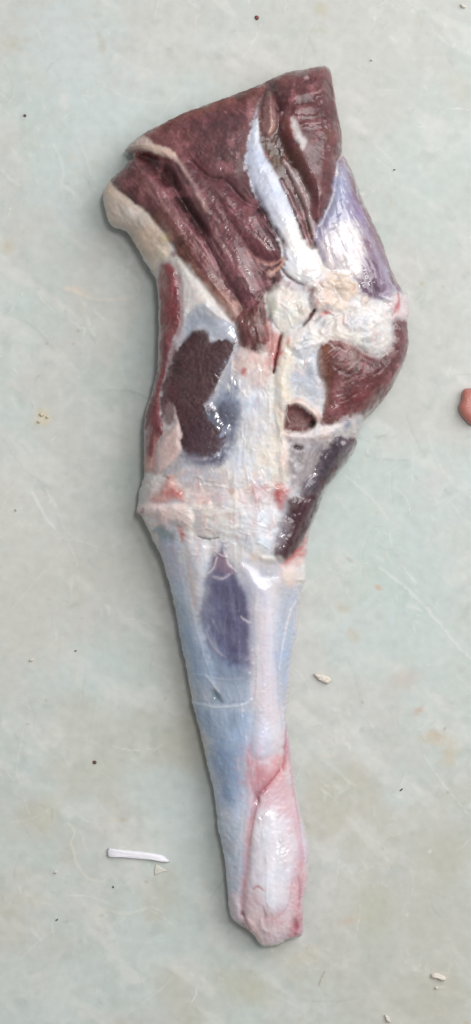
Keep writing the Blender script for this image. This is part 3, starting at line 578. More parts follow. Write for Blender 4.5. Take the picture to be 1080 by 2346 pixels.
# --- slim muscle and dark muscle, lower right
P_([(765,1000),(790,1004),(815,1008),(814,1024),(795,1056),(765,1093),(747,1120),(733,1154),(712,1140),(684,1136),(690,1112),(714,1086),(738,1040),(746,1016)],
   (72,58,68), (86,76,88), f=5, dh=14, R=26, groove=3, fib=(118,60,6), fibh=1.0, mott=40, rough=.34, part=SLIM, seed=4)
P_([(806,1006),(816,1010),(813,1026),(795,1056),(765,1093),(747,1120),(734,1150),(730,1120),(756,1086),(786,1046)], (92,54,58), f=7, a=.85)
Bl(758, 1080, 8, 10, (96,44,50), f=.8, a=.9)
P_([(784,962),(820,955),(833,962),(826,990),(818,1004),(795,1002),(770,1000),(752,996),(762,980)], (206,196,190), (196,192,194), f=4, dh=7, R=12, mott=16)
Bl(793, 977, 15, 14, (134,140,156), f=.8, a=.9, dh=3, ang=40, rough=.25); Bl(818, 968, 9, 9, (160,164,172), f=.8, a=.8); Bl(834, 960, 6, 6, (206,150,128), a=.7)
Bl(783, 1020, 6, 6, (200,190,194), a=.7, dh=3)
P_([(656,1150),(664,1140),(684,1134),(708,1130),(728,1134),(734,1154),(719,1192),(708,1216),(682,1258),(648,1288),(626,1268),(640,1222),(652,1190)],
   (80,42,52), (66,34,42), f=5, dh=13, R=22, groove=3, gw=4, fib=(112,60,6), fibh=1.4, mott=40, rough=.38, part=DARKM, seed=2)
Ln([(662,1140),(690,1133),(716,1130),(732,1138)], [1,2,2,1], (150,140,148), f=2.5, a=.5, dh=1.5)
P_([(641,1200),(660,1182),(664,1210),(652,1240),(636,1258)], (150,140,146), f=7, a=.7)
Ln([(646,1176),(660,1184),(670,1190)], [1,2,1], (50,38,40), f=1.5, a=.8, dh=-4)
Ln([(709,1214),(698,1240),(676,1268),(652,1292),(640,1298)], [3,4,5,5,3], (180,76,78), (200,120,112), f=3, a=.9, dh=3)
P_([(703,1226),(700,1290),(670,1300),(650,1300),(684,1272)], (218,170,164), (226,196,188), f=5, a=.85, fib=(125,24,4), fibh=2)
P_([(630,1116),(642,1110),(660,1118),(660,1136),(648,1160),(638,1168),(630,1150)], (184,92,88), (206,134,124), f=5, a=.85, dh=4, R=9, rough=.2, mott=10)
Bl(640, 1166, 5, 6, (176,50,50), a=.9, f=.7)
Bl(668, 1160, 9, 12, (130,110,108), a=.6, f=.9)
P_([(596,1272),(640,1274),(645,1290),(600,1288)], (196,192,188), f=4, a=.8, dh=4, R=6, rough=.18); Bl(582, 1278, 10, 9, (206,176,152), a=.7, f=.9)
# --- left joint: ligaments
P_([(331,1088),(350,1086),(362,1110),(350,1140),(330,1156),(318,1152),(321,1126)], (206,204,200), (190,190,186), f=5, dh=5, R=12, mott=20, fib=(70,20,4), fibh=1.5)
P_([(370,1120),(384,1100),(400,1098),(418,1118),(422,1146),(390,1153),(352,1152)], (214,166,158), (206,142,132), f=7, dh=6, R=14, mott=16, rough=.28)
P_([(362,1146),(374,1120),(392,1100),(402,1108),(384,1130)], (222,172,164), f=4, a=.8, dh=4, R=8)
Ln([(386,1090),(396,1094),(420,1086),(436,1078)], [2,2.5,3,1.5], (206,172,156), f=2, a=.85, dh=5)
Bl(392, 1094, 8, 4, (196,70,76), f=.8, a=.85)
P_([(318,1160),(344,1154),(390,1152),(430,1156),(446,1180),(448,1200),(430,1216),(410,1206),(393,1206),(384,1216),(366,1208),(350,1203),(364,1188),(340,1186),(324,1178)],
   (232,210,204), (222,198,190), f=2.5, dh=10, R=12, groove=3, gw=5, fib=(8,40,6), fibh=2.5, mott=26, warp=(3,3), part=LIG2, seed=2)
P_([(432,1156),(520,1150),(560,1160),(556,1200),(540,1232),(500,1232),(460,1226),(444,1210)], (222,216,206), (212,206,198), f=5, dh=6, R=20, fib=(20,30,7), fibh=2, mott=22, warp=(4,4))
for y in (1146, 1162, 1180): Ln([(400, y), (450, y + 4), (500, y - 2), (536, y - 6)], [1,2,2.5,1], (232,212,206), f=2.5, a=.6, dh=3)
Ln([(412,1206),(420,1222),(428,1242)], [4,5,3], (190,96,84), (206,140,110), f=3.5, a=.9)
Ln([(455,1228),(480,1234),(500,1232)], [1,2,1], (120,116,112), f=1.5, a=.7, dh=-4)
Ln([(314,1170),(322,1184),(330,1196)], [2,3,2], (150,60,74), f=2, a=.85)
P_([(344,1208),(356,1206),(372,1216),(366,1240),(382,1320),(372,1290),(352,1244)], (216,206,200), f=3, a=.9, dh=3, R=6)
# --- shank
streaks([(330,1100),(420,1095),(430,1150),(340,1150)], 30, 24, (10, 30), ((206,120,112), (196,90,86), (226,180,172)), a=.5, h=1, wd=(1, 3))
P_([(356,1212),(374,1208),(396,1218),(420,1230),(430,1300),(440,1400),(462,1480),(490,1540),(520,1600),(560,1640),(566,1700),(556,1760),(548,1830),(520,1840),(500,1800),(470,1700),(440,1580),(410,1440),(384,1320),(364,1250)],
   (164,180,198), (186,198,208), f=16, a=.75, fib=(76,90,8), fibh=.8, mott=60, rough=.28)
P_([(356,1214),(374,1208),(398,1220),(400,1240),(374,1246)], (140,158,164), f=5, a=.9, dh=-5, R=10)
P_([(366,1246),(400,1240),(414,1290),(420,1340),(390,1330)], (180,184,206), f=10, a=.7)
P_([(420,1236),(470,1240),(484,1280),(470,1340),(462,1400),(440,1360),(428,1290)], (216,217,222), (206,204,208), f=10, a=.9, fib=(82,60,6), fibh=1.5, dh=6, R=22)
Ln([(432,1250),(440,1320),(446,1380)], [2,3,2], (216,190,182), f=4, a=.6)
P_([(400,1390),(430,1400),(452,1480),(470,1560),(450,1590),(426,1510)], (148,162,180), f=18, a=.7)
P_([(508,1254),(496,1273),(483,1310),(473,1347),(467,1396),(471,1440),(486,1481),(498,1526),(506,1552),(540,1560),(580,1548),(580,1485),(578,1404),(566,1351),(549,1318),(528,1290),(519,1264)],
   (96,94,120), (112,110,134), f=10, dh=4, R=40, groove=0, fib=(82,60,6), fibh=1.2, mott=40, rough=.25, part=SHANKM, seed=3)
P_([(508,1256),(496,1276),(492,1300),(520,1312),(542,1308),(526,1284)], (140,118,134), f=6, a=.8)
P_([(472,1380),(500,1380),(520,1460),(516,1500),(490,1480)], (116,120,146), f=14, a=.7)
P_([(490,1490),(530,1515),(580,1535),(582,1565),(570,1600),(500,1600),(480,1550)], (150,166,186), f=22, a=.85)
Ln([(470,1440),(484,1470),(500,1490),(518,1500)], [1,2,2,1], (176,160,176), f=2, a=.7, dh=2)
for p in ([(514,1258),(524,1290),(540,1306)], [(500,1276),(492,1300),(480,1312)], [(492,1318),(510,1322),(530,1310)], [(555,1410),(570,1424),(576,1420)]): Ln(p, [.8,1.6,.8], (222,210,216), f=1.3, a=.75, dh=2)
P_([(546,1290),(580,1300),(600,1320),(640,1320),(640,1380),(630,1460),(634,1560),(640,1640),(650,1700),(600,1730),(574,1720),(580,1640),(586,1540),(586,1440),(578,1370),(560,1330)],
   (226,224,230), (212,208,218), f=10, dh=9, R=28, fib=(88,80,7), fibh=1.6, mott=50, rough=.3, part=SHANKT, seed=4)
P_([(586,1470),(620,1450),(634,1540),(636,1640),(610,1660),(590,1600)], (218,210,218), f=16, a=.7)
P_([(640,1340),(684,1320),(692,1350),(680,1440),(668,1520),(658,1600),(644,1600),(636,1520),(634,1440),(646,1390)], (188,194,204), (174,184,198), f=9, a=.85, fib=(98,50,6), fibh=1.0, rough=.26)
Ln([(682,1370),(664,1400),(650,1450),(646,1480)], [1.5,2,2,1.5], (226,222,226), f=2.5, a=.75, dh=3)
Ln([(686,1350),(678,1440),(666,1520),(658,1620)], 3, (220,206,206), f=2.5, a=.7)
P_([(640,1300),(668,1296),(690,1300),(690,1330),(650,1340)], (230,218,212), f=6, a=.85, dh=4, R=10)
P_([(692,1292),(701,1294),(702,1328),(694,1340),(688,1326)], (232,226,218), f=2, dh=7, R=5)
# step of the sheath and the lower blue part
Ln([(444,1606),(470,1612),(500,1614),(530,1612),(560,1608),(576,1596)], [1.5,2,2,2,2,1], (206,216,226), f=2, a=.7, dh=2.5)
P_([(484,1572),(496,1578),(510,1600),(504,1606),(488,1594)], (110,130,140), f=4, a=.75, dh=-4, R=6)
Ln([(470,1544),(486,1556),(494,1572),(500,1580)], [1,1.5,1.5,1], (214,220,228), f=1.6, a=.8, dh=2.5)
Ln([(440,1540),(480,1546),(520,1552)], [.8,1.2,.8], (196,206,216), f=1.6, a=.5, dh=1.5)
P_([(448,1620),(500,1618),(566,1624),(566,1690),(556,1750),(548,1810),(530,1834),(508,1820),(486,1740),(460,1670)], (142,162,188), (158,176,198), f=18, a=.9, fib=(80,50,7), fibh=.8, mott=30, dh=4, R=30)
P_([(500,1720),(548,1710),(548,1770),(532,1830),(512,1810)], (132,152,182), f=20, a=.8)
P_([(480,1750),(500,1840),(530,1850),(550,1830),(562,1900),(560,1990),(546,2060),(524,2050),(516,1960),(500,1880)], (204,206,214), (190,200,214), f=12, a=.9, fib=(80,60,7), fibh=1)
P_([(530,1890),(552,1880),(556,1960),(548,2000),(536,1960)], (178,196,210), f=10, a=.8)
# pink lower end
P_([(572,1690),(600,1728),(640,1720),(652,1690),(666,1716),(678,1809),(692,1872),(704,1920),(706,1976),(702,2031),(696,2057),(694,2140),(655,2152),(640,2162),(611,2166),(596,2160),(572,2130),(552,2110),(556,2060),(562,1980),(564,1900),(568,1800)],
   (224,204,206), (216,180,185), f=24, a=.95, fib=(86,60,6), fibh=1.4, mott=40, rough=.3)
P_([(576,1730),(610,1750),(640,1736),(652,1760),(620,1800),(590,1816),(574,1790)], (208,154,160), (202,136,144), f=16, a=.9)
P_([(584,1830),(610,1800),(650,1780),(668,1820),(682,1880),(680,1920),(660,1890),(640,1850),(610,1850),(590,1870)], (220,178,184), f=9, a=.85)
P_([(574,1910),(590,1872),(612,1850),(640,1860),(660,1900),(672,1960),(668,2010),(656,2060),(630,2090),(600,2080),(580,2040),(572,1980)], (236,234,238), (230,226,232), f=30, dh=6, R=50, rough=.34, fib=(88,60,9), fibh=.8, part=KNUCK, seed=5)
P_([(566,2040),(590,2040),(620,2080),(656,2070),(664,2100),(650,2140),(610,2158),(580,2130),(562,2090)], (228,210,213), (218,186,190), f=12, a=.9, mott=22)
Ln([(658,1690),(652,1740),(628,1780),(598,1806),(586,1826)], [3,4,5,6,5], (180,104,114), f=6, a=.9, dh=-5)
Ln([(570,1700),(572,1760),(582,1806)], [2,4,3], (206,140,148), f=5, a=.7, dh=-2)
Ln([(588,1812),(580,1850),(570,1910),(564,1980),(558,2050),(554,2090)], [4,5,6,6,6,4], (190,134,142), f=6, a=.85, dh=-7)
Ln([(584,1812),(592,1826),(594,1838)], [1,3,1], (150,80,90), f=2, a=.8, dh=-4)
Ln([(654,1640),(664,1740),(672,1820),(682,1900),(690,1960)], [2,3,3,4,3], (206,158,164), f=4, a=.55, dh=-2)
Ln([(660,1680),(672,1740),(684,1820),(698,1890),(704,1960),(700,2030)], [2,3,4,5,5,4], (226,206,206), f=4, a=.6, dh=1.2)
P_([(678,1960),(690,1930),(702,1960),(698,2030),(690,2080),(676,2100),(668,2060),(672,2010)], (214,172,178), (206,152,160), f=8, a=.8, mott=18, dh=3, R=10)
Ln([(690,2000),(688,2040),(684,2080)], [1,2.5,1.5], (186,110,122), f=2, a=.7, dh=-3)
P_([(668,2104),(694,2092),(694,2142),(664,2150),(660,2130)], (206,140,146), f=5, a=.85, dh=-3, R=8); Bl(678, 2116, 10, 12, (160,90,100), f=.9, a=.85, dh=-4)
Ln([(578,2028),(590,2022),(602,2030)], [1,2.5,1], (206,130,142), f=2, a=.8, dh=-3)
Ln([(600,2066),(606,2084),(606,2098)], [1,1.8,1], (180,140,146), f=1.5, a=.8, dh=-2); Ln([(598,2100),(602,2118),(610,2128)], [2,3,2], (240,224,226), f=2, a=.8, dh=4)
Ln([(626,2098),(642,2092),(652,2082)], [1,1.5,1], (196,146,152), f=2, a=.7, dh=-2)
P_([(562,2090),(580,2110),(596,2140),(600,2160),(580,2140),(562,2118)], (226,200,200), f=3, a=.9, dh=5, R=7)
P_([(524,2050),(540,2040),(552,2070),(556,2112),(540,2108),(528,2086)], (222,202,204), f=5, a=.9, dh=5, R=10)
Bl(556, 2086, 5, 6, (120,60,70), f=.6, a=.85, dh=-6); Bl(560, 2118, 6, 10, (120,70,74), f=.7, a=.85, ang=-30, dh=-6); Bl(572, 2122, 5, 6, (206,150,156), a=.8)
Ln([(590,2150),(610,2160),(640,2156),(660,2148)], [2,3,3,2], (232,214,206), f=2.5, a=.8, dh=2)
streaks([(330,330),(590,215),(560,390),(590,480),(480,420)], 48, 70, (12, 40), a=.3, h=.8)
streaks([(400,385),(490,440),(560,490),(640,600),(590,640),(600,700),(540,680),(460,540)], 56, 110, (25, 90), h=.7)
streaks([(262,425),(305,372),(400,480),(490,600),(540,720),(440,630),(360,510)], 56, 100, (25, 100), h=.8)
streaks([(560,730),(605,690),(612,810),(560,795)], 78, 40, (20, 60))
streaks([(365,630),(412,640),(412,750),(372,890),(368,1000),(345,1060),(335,1000),(350,900)], 88, 70, (20, 60), a=.3)
streaks([(640,200),(750,165),(780,340),(740,500),(700,430),(645,320)], 84, 60, (8, 30), a=.3, h=.3)
streaks([(640,200),(750,165),(780,340),(730,400),(660,330)], -12, 26, (14, 50), h=.5, a=.35)
streaks([(730,820),(800,810),(930,750),(910,850),(840,945),(750,965)], -32, 80, (14, 50))
streaks([(790,380),(850,510),(915,660),(850,680),(740,610),(770,430)], 66, 110, (20, 70), ((216,204,216), (124,98,124), (196,186,200)), a=.45, h=1.6)
streaks([(690,1130),(760,1010),(812,1015),(735,1140),(690,1240),(640,1270)], 118, 50, (16, 60), ((130,106,116), (66,44,54), (110,88,100)), a=.35)
streaks([(480,1300),(530,1290),(575,1400),(578,1540),(500,1540),(470,1420)], 84, 60, (14, 60), ((160,156,178), (84,80,108), (140,138,160)), a=.4)
streaks([(400,1260),(480,1260),(500,1600),(560,1640),(545,1820),(500,1800),(400,1380)], 78, 110, (30, 110), ((214,220,226), (150,164,182), (196,206,214)), a=.28, h=.35, wd=(.6, 2))
streaks([(570,1320),(680,1340),(650,1690),(580,1690)], 90, 110, (30, 110), ((232,226,228), (190,180,192), (220,196,198)), a=.28, h=.4, wd=(.6, 2))
streaks([(575,1700),(655,1700),(700,1950),(690,2120),(600,2150),(560,2060)], 88, 110, (14, 60), ((236,214,216), (200,148,156), (226,188,192)), a=.3, h=.5, wd=(.6, 2.2))
streaks([(250,440),(380,560),(370,630),(300,540),(245,490)], 52, 50, (14, 40), ((232,216,200), (196,170,148), (224,204,184)), a=.5, h=1.5, wd=(.6, 2))
streaks([(570,400),(600,480),(680,600),(700,650),(650,600)], 62, 40, (20, 60), ((228,228,234), (190,188,206)), a=.4, h=.8)
streaks([(560,850),(660,830),(650,1100),(440,1150),(540,1040)], 84, 120, (10, 44), ((238,234,230), (196,190,190), (220,196,190)), a=.28, h=.9, wd=(.6, 2))
streaks([(330,1100),(620,1100),(615,1255),(400,1220)], 10, 110, (12, 60), ((238,230,226), (206,188,184), (220,186,178)), a=.35, h=1.3, wd=(.6, 2.4))
streaks([(690,640),(880,700),(900,760),(840,825),(700,800)], 25, 130, (8, 36), ((238,230,222), (200,190,182), (226,196,184)), a=.45, h=1.6, wd=(.6, 2.4))
# small wet beads, sinew threads and fat crumbs over everything
for i in range(240):
    x, y = rs.uniform(320, 930), rs.uniform(600, 1320)
    ix, iy = int((x - 222) / ST), int((y - 138) / ST)
    if D[iy, ix] < 12: continue
    Bl(x, y, rs.uniform(2, 6), rs.uniform(2, 5), (228,220,214) if T.C[iy, ix].mean() > .3 else None, f=.8, a=.3, dh=rs.uniform(.4, 1.5), rough=.16, warp=(3, 3))
for i in range(150):
    x, y = rs.uniform(340, 900), rs.uniform(640, 1330)
    ix, iy = int((x - 222) / ST), int((y - 138) / ST)
    if D[iy, ix] < 20 or T.C[iy, ix].mean() < .35: continue
    an = math.radians(rs.choice([80, 100, 20, -20, 60]) + rs.normal(0, 15)); L = rs.uniform(10, 34)
    Ln([(x, y), (x + L * .5 * math.cos(an) + rs.normal(0, 3), y + L * .5 * math.sin(an)), (x + L * math.cos(an), y + L * math.sin(an))], [.6, 1.4, .6],
       [(236,226,220), (206,188,184), (232,220,210)][i % 3], f=2.2, a=.45, dh=rs.uniform(-1.2, 1.3), n=2)

# ------------------------------------------------------------------ turn the samples into a solid leg and its tissues
def blur(A, n):
    for _ in range(n):
        A = (A + np.roll(A, 1, 0) + np.roll(A, -1, 0)) / 3; A = (A + np.roll(A, 1, 1) + np.roll(A, -1, 1)) / 3
    return A
shk = sm(1225, 1300, T.Y)
Fb = blur(T.F, 1); Fb = Fb * (1 - .45 * sm(800, 860, T.Y) * sm(.3, .5, T.C.mean(-1))); T.H = blur(T.H, 3) + Fb * (1 - .75 * shk) + .55 * shk * blur(Fb, 5)
# feather every tissue edge along the run of the fibres
def shuffled(A, ang, amp, wd, ln, seed):
    t = math.radians(ang); v = -T.X * math.sin(t) + T.Y * math.cos(t); u = T.X * math.cos(t) + T.Y * math.sin(t)
    v = v + 5 * T.W[0]
    nz = (.6 * vnoise(u / ln, v / wd, seed) + .4 * vnoise(u / ln * 2, v / (wd * .5), seed + 1) - .5) * 2 * amp
    ii_ = np.clip(np.arange(A.shape[0])[:, None] + np.rint(nz * math.sin(t) / ST).astype(int), 0, A.shape[0] - 1)
    jj_ = np.clip(np.arange(A.shape[1])[None, :] + np.rint(nz * math.cos(t) / ST).astype(int), 0, A.shape[1] - 1)
    return A[ii_, jj_]
wl = sm(640, 760, T.Y)[..., None]
C1 = shuffled(T.C, 58, 3, 4.5, 60, 2); C2 = shuffled(T.C, 86, 3.5, 5, 60, 4)
T.C = C1 * (1 - wl) + C2 * wl
soft = sm(.42, .66, fbm(T.X / 45, T.Y / 45, 4, 3))[..., None]
T.C = T.C * (1 - soft) + blur(T.C, 3) * soft
T.C = T.C * (1 - .65 * shk[..., None]) + blur(T.C, 5) * .65 * shk[..., None]
# crisp threads, cords and edges of the shank sheath on top of its soft colours
T.F[:] = 0
for p, wd, c, a_, h in [
    ([(372,1262),(392,1345),(412,1450),(430,1540),(446,1620),(468,1710),(490,1806)], [1.5,2.5,2,2.5,2,3,2], (214,220,224), .6, 1.0),
    ([(420,1250),(432,1330),(448,1420),(470,1500),(492,1560)], [1,2,1.5,1.5,1], (222,226,230), .55, 1.5),
    ([(404,1250),(416,1310),(424,1360)], [1,1.6,1], (212,192,186), .5, .8), ([(430,1256),(440,1320),(446,1390)], [1.5,2.5,1.5], (216,186,176), .5, .8),
    ([(590,1330),(584,1400),(588,1480),(590,1560),(580,1620)], [1.5,3,2.5,2.5,1.5], (232,230,234), .6, 1.5),
    ([(626,1450),(634,1530),(640,1620),(650,1690)], [1,2,2,1.5], (190,180,194), .5, -1.6), ([(610,1360),(622,1440),(618,1540),(622,1640)], [1,1.5,2,1], (236,232,236), .5, 1),
    ([(682,1366),(664,1400),(652,1446),(646,1482),(640,1530)], [1.2,2,2.2,1.6,1], (234,230,234), .8, 2.2), ([(690,1350),(680,1440),(668,1520),(659,1610),(657,1648)], [2,2.4,2.4,2.4,2], (228,216,214), .75, 1),
    ([(668,1350),(652,1390),(640,1440)], [1,1.6,1], (166,170,186), .5, -1.2), ([(471,1440),(482,1466),(498,1488),(518,1500)], [.8,1.8,1.8,.8], (196,178,188), .8, 2),
    ([(444,1606),(470,1611),(500,1614),(530,1612),(560,1607),(576,1594)], [1,1.6,1.8,1.8,1.6,1], (222,230,234), .8, 2.2), ([(444,1600),(480,1604),(520,1606),(560,1600)], [1,1.6,1.6,1], (120,140,160), .35, -1.5),
    ([(468,1542),(484,1553),(494,1570),(502,1582)], [.8,1.4,1.6,.8], (226,232,236), .85, 2.5), ([(492,1574),(500,1588),(508,1602)], [2,5,2], (96,116,126), .7, -3),
    ([(440,1540),(480,1545),(522,1552),(560,1548)], [.6,1,1,.6], (206,216,222), .5, 1.2), ([(540,1560),(552,1590),(548,1640),(556,1680)], [.8,1.4,1.2,.8], (196,210,220), .6, 1.3), ([(520,1570),(530,1600)], [.6,1.2], (206,216,222), .6, 1),
    ([(514,1256),(524,1290),(542,1308)], [.8,1.6,.8], (228,220,222), .85, 2), ([(500,1274),(491,1300),(478,1312)], [.8,1.6,.8], (228,220,222), .85, 2), ([(490,1318),(510,1324),(534,1310)], [.6,1.4,.6], (206,196,208), .7, 1.5),
    ([(552,1408),(566,1422),(577,1424)], [.6,1.4,.8], (220,210,220), .85, 2), ([(520,1400),(514,1450),(524,1490)], [.6,1.4,.6], (150,146,170), .6, 1), ([(500,1350),(504,1410),(498,1460)], [.6,1.4,.6], (140,136,160), .5, 1),
    ([(466,1690),(480,1698),(500,1692)], [.6,1.4,.6], (190,206,220), .6, 1.2), ([(500,1730),(506,1745)], [1,2.4], (190,206,222), .6, 1), ([(520,1690),(540,1688)], [.8,1.6], (190,208,222), .6, 1),
    ([(489,1806),(500,1888),(512,1946),(521,2014),(524,2050)], [2,3.4,3.4,3.4,3], (224,222,226), .75, 1.5), ([(560,1850),(556,1930),(552,2000)], [1.5,2.5,1.5], (168,180,192), .55, -1.5),
    ([(572,1720),(570,1800),(566,1880),(562,1960)], [1.4,2,2.4,2], (214,176,182), .6, 1), ([(586,1740),(590,1780),(594,1810)], [1,2.2,2], (196,126,136), .7, -1.5),
    ([(656,1660),(652,1720),(636,1766),(610,1796),(594,1812)], [1.2,2.4,3,3,2.4], (178,104,114), .85, -3.5), ([(594,1808),(590,1830),(582,1866),(572,1930)], [2.2,2.6,2,1.4], (168,96,106), .8, -3), ([(596,1812),(600,1832)], [.8,1.4], (232,206,208), .8, 1.5),
    ([(652,1720),(642,1752),(650,1770)], [1,2.4,1.4], (232,204,206), .7, 1.5), ([(660,1700),(668,1780),(680,1850),(690,1920)], [1,2,2.6,2], (194,138,148), .65, -1.8), ([(672,1760),(684,1840),(698,1890),(706,1950)], [1.4,2.4,3,2.4], (232,216,216), .7, 1.4),
    ([(688,1905),(700,1950),(696,1990)], [1.4,3,1.6], (234,214,218), .7, 2), ([(682,2000),(688,2040),(684,2078)], [1.2,2.2,1.2], (176,104,116), .7, -2.5), ([(670,2006),(664,2050),(650,2080),(628,2096)], [1.2,2,1.8,1.2], (206,160,168), .65, -1.5),
    ([(578,2028),(590,2021),(604,2030)], [.8,2.2,.8], (204,126,138), .85, -2), ([(602,2066),(607,2084),(606,2098)], [.8,1.6,.8], (160,116,122), .8, -2), ([(612,2060),(612,2076)], [.8,1.2], (160,120,126), .7, -1.5),
    ([(598,2098),(602,2118),(612,2128)], [2,3.4,2], (240,226,228), .85, 3), ([(570,2100),(590,2124),(600,2156)], [2,4,2.5], (232,206,204), .75, 3), ([(556,2080),(562,2100),(574,2124)], [2,3,2], (150,84,92), .8, -4),
    ([(600,2160),(625,2164),(650,2152)], [2,3,2], (236,220,212), .8, 1.5), ([(676,2100),(680,2120),(676,2140)], [3,5,3], (160,96,104), .7, -3), ([(640,2110),(664,2104),(660,2140)], [1,1.6,1], (206,164,168), .6, -1.2)]:
    Ln(p, wd, c, f=1.9, a=a_ * .62, dh=h * .45)
# threads over the joint, laid on colours that have been softened the same way
for p, wd, c, f_, a_ in [([(398,822),(386,870),(375,920),(378,962)], 6, (150,122,128), 12, .5), ([(420,1034),(450,1050),(490,1048),(520,1008)], 5, (116,114,130), 12, .6), ([(728,815),(738,880),(740,930),(733,966)], 5, (176,146,138), 10, .55),
                        ([(656,1152),(645,1204),(630,1262)], 7, (156,142,150), 12, .55), ([(745,1015),(716,1085),(690,1122)], 6, (128,118,128), 12, .6), ([(416,650),(418,750),(394,818),(384,862)], 4, (180,144,144), 8, .5),
                        ([(740,975),(785,968),(820,952)], 4, (160,120,112), 8, .5), ([(760,792),(800,800),(826,816),(856,824),(884,810)], 5, (176,146,142), 9, .5), ([(896,760),(898,780),(884,812)], 4, (180,150,148), 8, .5),
                        ([(548,766),(542,784),(556,802)], 4, (160,124,116), 7, .5), ([(366,1000),(360,1040),(357,1078)], 4, (176,130,124), 9, .5), ([(500,945),(520,985),(524,1004)], 6, (100,96,112), 12, .5),
                        ([(476,1330),(468,1400),(474,1450),(492,1500)], 5, (150,154,176), 10, .5), ([(560,1340),(578,1410),(581,1500)], 4, (160,158,180), 9, .45)]:
    Ln(p, wd, c, f=f_, a=a_, warp=(6, 4))
jm = (.5 * sm(620, 720, T.Y) * sm(1300, 1230, T.Y) * sm(.30, .45, T.C.mean(-1)))[..., None]
T.C = T.C * (1 - jm) + blur(T.C, 4) * jm
def threads(region, n, angs, cols, a, h, ln=(10, 40)):
    p = np.array(region, float); lo, hi = p.min(0), p.max(0)
    for i in range(n):
        x, y = rs.uniform(lo[0], hi[0]), rs.uniform(lo[1], hi[1]); ix, iy = int((x - 222) / ST), int((y - 138) / ST)
        if D[iy, ix] < 14 or T.C[iy, ix].mean() < .38: continue
        t = math.radians(angs[i % len(angs)] + rs.normal(0, 12)); L = rs.uniform(*ln); bd = rs.normal(0, .12) * L
        Ln([(x, y), (x + L * .5 * math.cos(t) - bd * math.sin(t), y + L * .5 * math.sin(t) + bd * math.cos(t)), (x + L * math.cos(t), y + L * math.sin(t))], [.4, rs.uniform(.7, 1.6), .4],
           cols[i % len(cols)], f=1.3, a=a * rs.uniform(.5, 1.2), dh=h * rs.uniform(.4, 1.2), n=2)
threads([(440,820),(660,1110)], 90, (84, 96, 70), ((240,238,236), (188,184,188), (236,230,224)), .5, 1.3)
threads([(340,1090),(660,1270)], 90, (8, -6, 20, 80), ((242,236,232), (196,176,172), (238,226,218), (214,150,142)), .5, 1.6)
threads([(620,640),(900,830)], 120, (20, -30, 60, 100), ((244,240,234), (196,180,170), (240,230,218), (214,160,150)), .55, 1.8, (8, 30))
for x, y, rx, ry, c in [(386,1128,22,14,(200,112,104)), (352,1146,14,7,(206,140,132)), (420,1228,6,14,(184,92,80)), (556,862,7,11,(196,100,98)), (600,1118,20,9,(214,150,142)), (640,1140,9,22,(182,76,74)), (742,728,14,7,(196,104,98)),
                        (660,790,7,16,(204,132,124)), (904,712,6,14,(190,98,104)), (690,1268,14,8,(200,110,106)), (470,1150,26,8,(222,176,168)), (530,1126,10,16,(200,166,146)), (330,1176,8,8,(160,78,86)), (725,664,10,8,(222,180,164)), (610,838,8,16,(212,150,144))]:
    Bl(x, y, rx, ry, c, f=.95, a=.6, warp=(7, 5))
Ln([(716,722),(706,738),(692,757)], [2.4,2.6,1.4], (84,58,56), f=1.6, a=.85, dh=-5); Ln([(642,628),(656,645),(676,660),(692,668)], [1,2.4,2.4,1], (88,66,70), f=1.6, a=.85, dh=-4)
Ln([(641,778),(637,800),(630,830),(625,862)], [2.2,2,2,1.4], (104,34,38), f=1.3, a=.9, dh=-5); Ln([(700,684),(712,678),(706,700)], [1,2,1], (196,146,140), f=2, a=.6, dh=-2.5)
Ln([(760,640),(786,646),(806,640)], [1,1.6,1], (196,166,136), f=2, a=.6, dh=-2); Ln([(455,1228),(478,1234),(502,1231)], [.8,1.6,.8], (112,108,106), f=1.3, a=.75, dh=-3)
T.H += T.F
# natural variation of the tissue itself: streaks, cloudy patches, fine grain
lum = T.C.mean(-1); dark = sm(.30, .12, lum); pale = 1 - dark
gA = fbm(T.X / 26, T.Y / 34, 3, 4) - .5; gB = fbm(T.X / 5, T.Y / 6, 6, 3) - .5; gC = fbm(T.X / 60, T.Y / 60, 1, 3) - .5
gD = fbm(T.X / 22, T.Y / 30, 7, 4); gE = fbm(T.X / 18, T.Y / 40, 2, 4)
jz = sm(640, 760, T.Y) * sm(1420, 1240, T.Y) * sm(.44, .60, lum)
def tint(c, al): T.C[:] = T.C * (1 - al[..., None]) + lin(c) * al[..., None]
tint((188,188,196), sm(.54, .72, gD) * .5 * jz)
tint((222,180,172), sm(.57, .78, gE) * .32 * jz)
tint((230,220,204), sm(.55, .75, 1 - gE) * .28 * jz)
rel = 1 - .5 * sm(640, 740, T.Y) * sm(1300, 1230, T.Y) * pale
smo = 1 - .9 * sm(1230, 1320, T.Y) * (1 - .5 * sm(1650, 1750, T.Y))
gr = (T.P == GRAIN) * sm(.60, .35, np.abs(fbm(T.X / 9, T.Y / 9, 3, 2) - .5) * 12)
tint((58,40,43), gr * .55)
mus = dark * ~np.isin(T.P, [GRAIN, SHANKM, SLIM, DARKM, PURPLE, BLUESK, PIT]) * (T.Y < 1000)
tint((162,108,114), sm(.54, .74, fbm(T.X / 20, T.Y / 26, 5, 4)) * .5 * mus)
tint((76,46,50), sm(.56, .74, fbm(T.X / 24, T.Y / 30, 0, 4)) * .45 * mus)
T.C *= (1 + pale * (.26 * gA + .20 * gB) * smo + dark * (.45 * gA + .5 * gB))[..., None]
T.C[..., 0] *= 1 + .20 * gC * pale; T.C[..., 2] *= 1 - .22 * gC * pale
grey = T.C.mean(-1, keepdims=True); T.C = grey + (T.C - grey) * (np.where(lum > .3, .92, 1.06) + .12 * sm(1230, 1330, T.Y) * sm(1800, 1700, T.Y))[..., None]
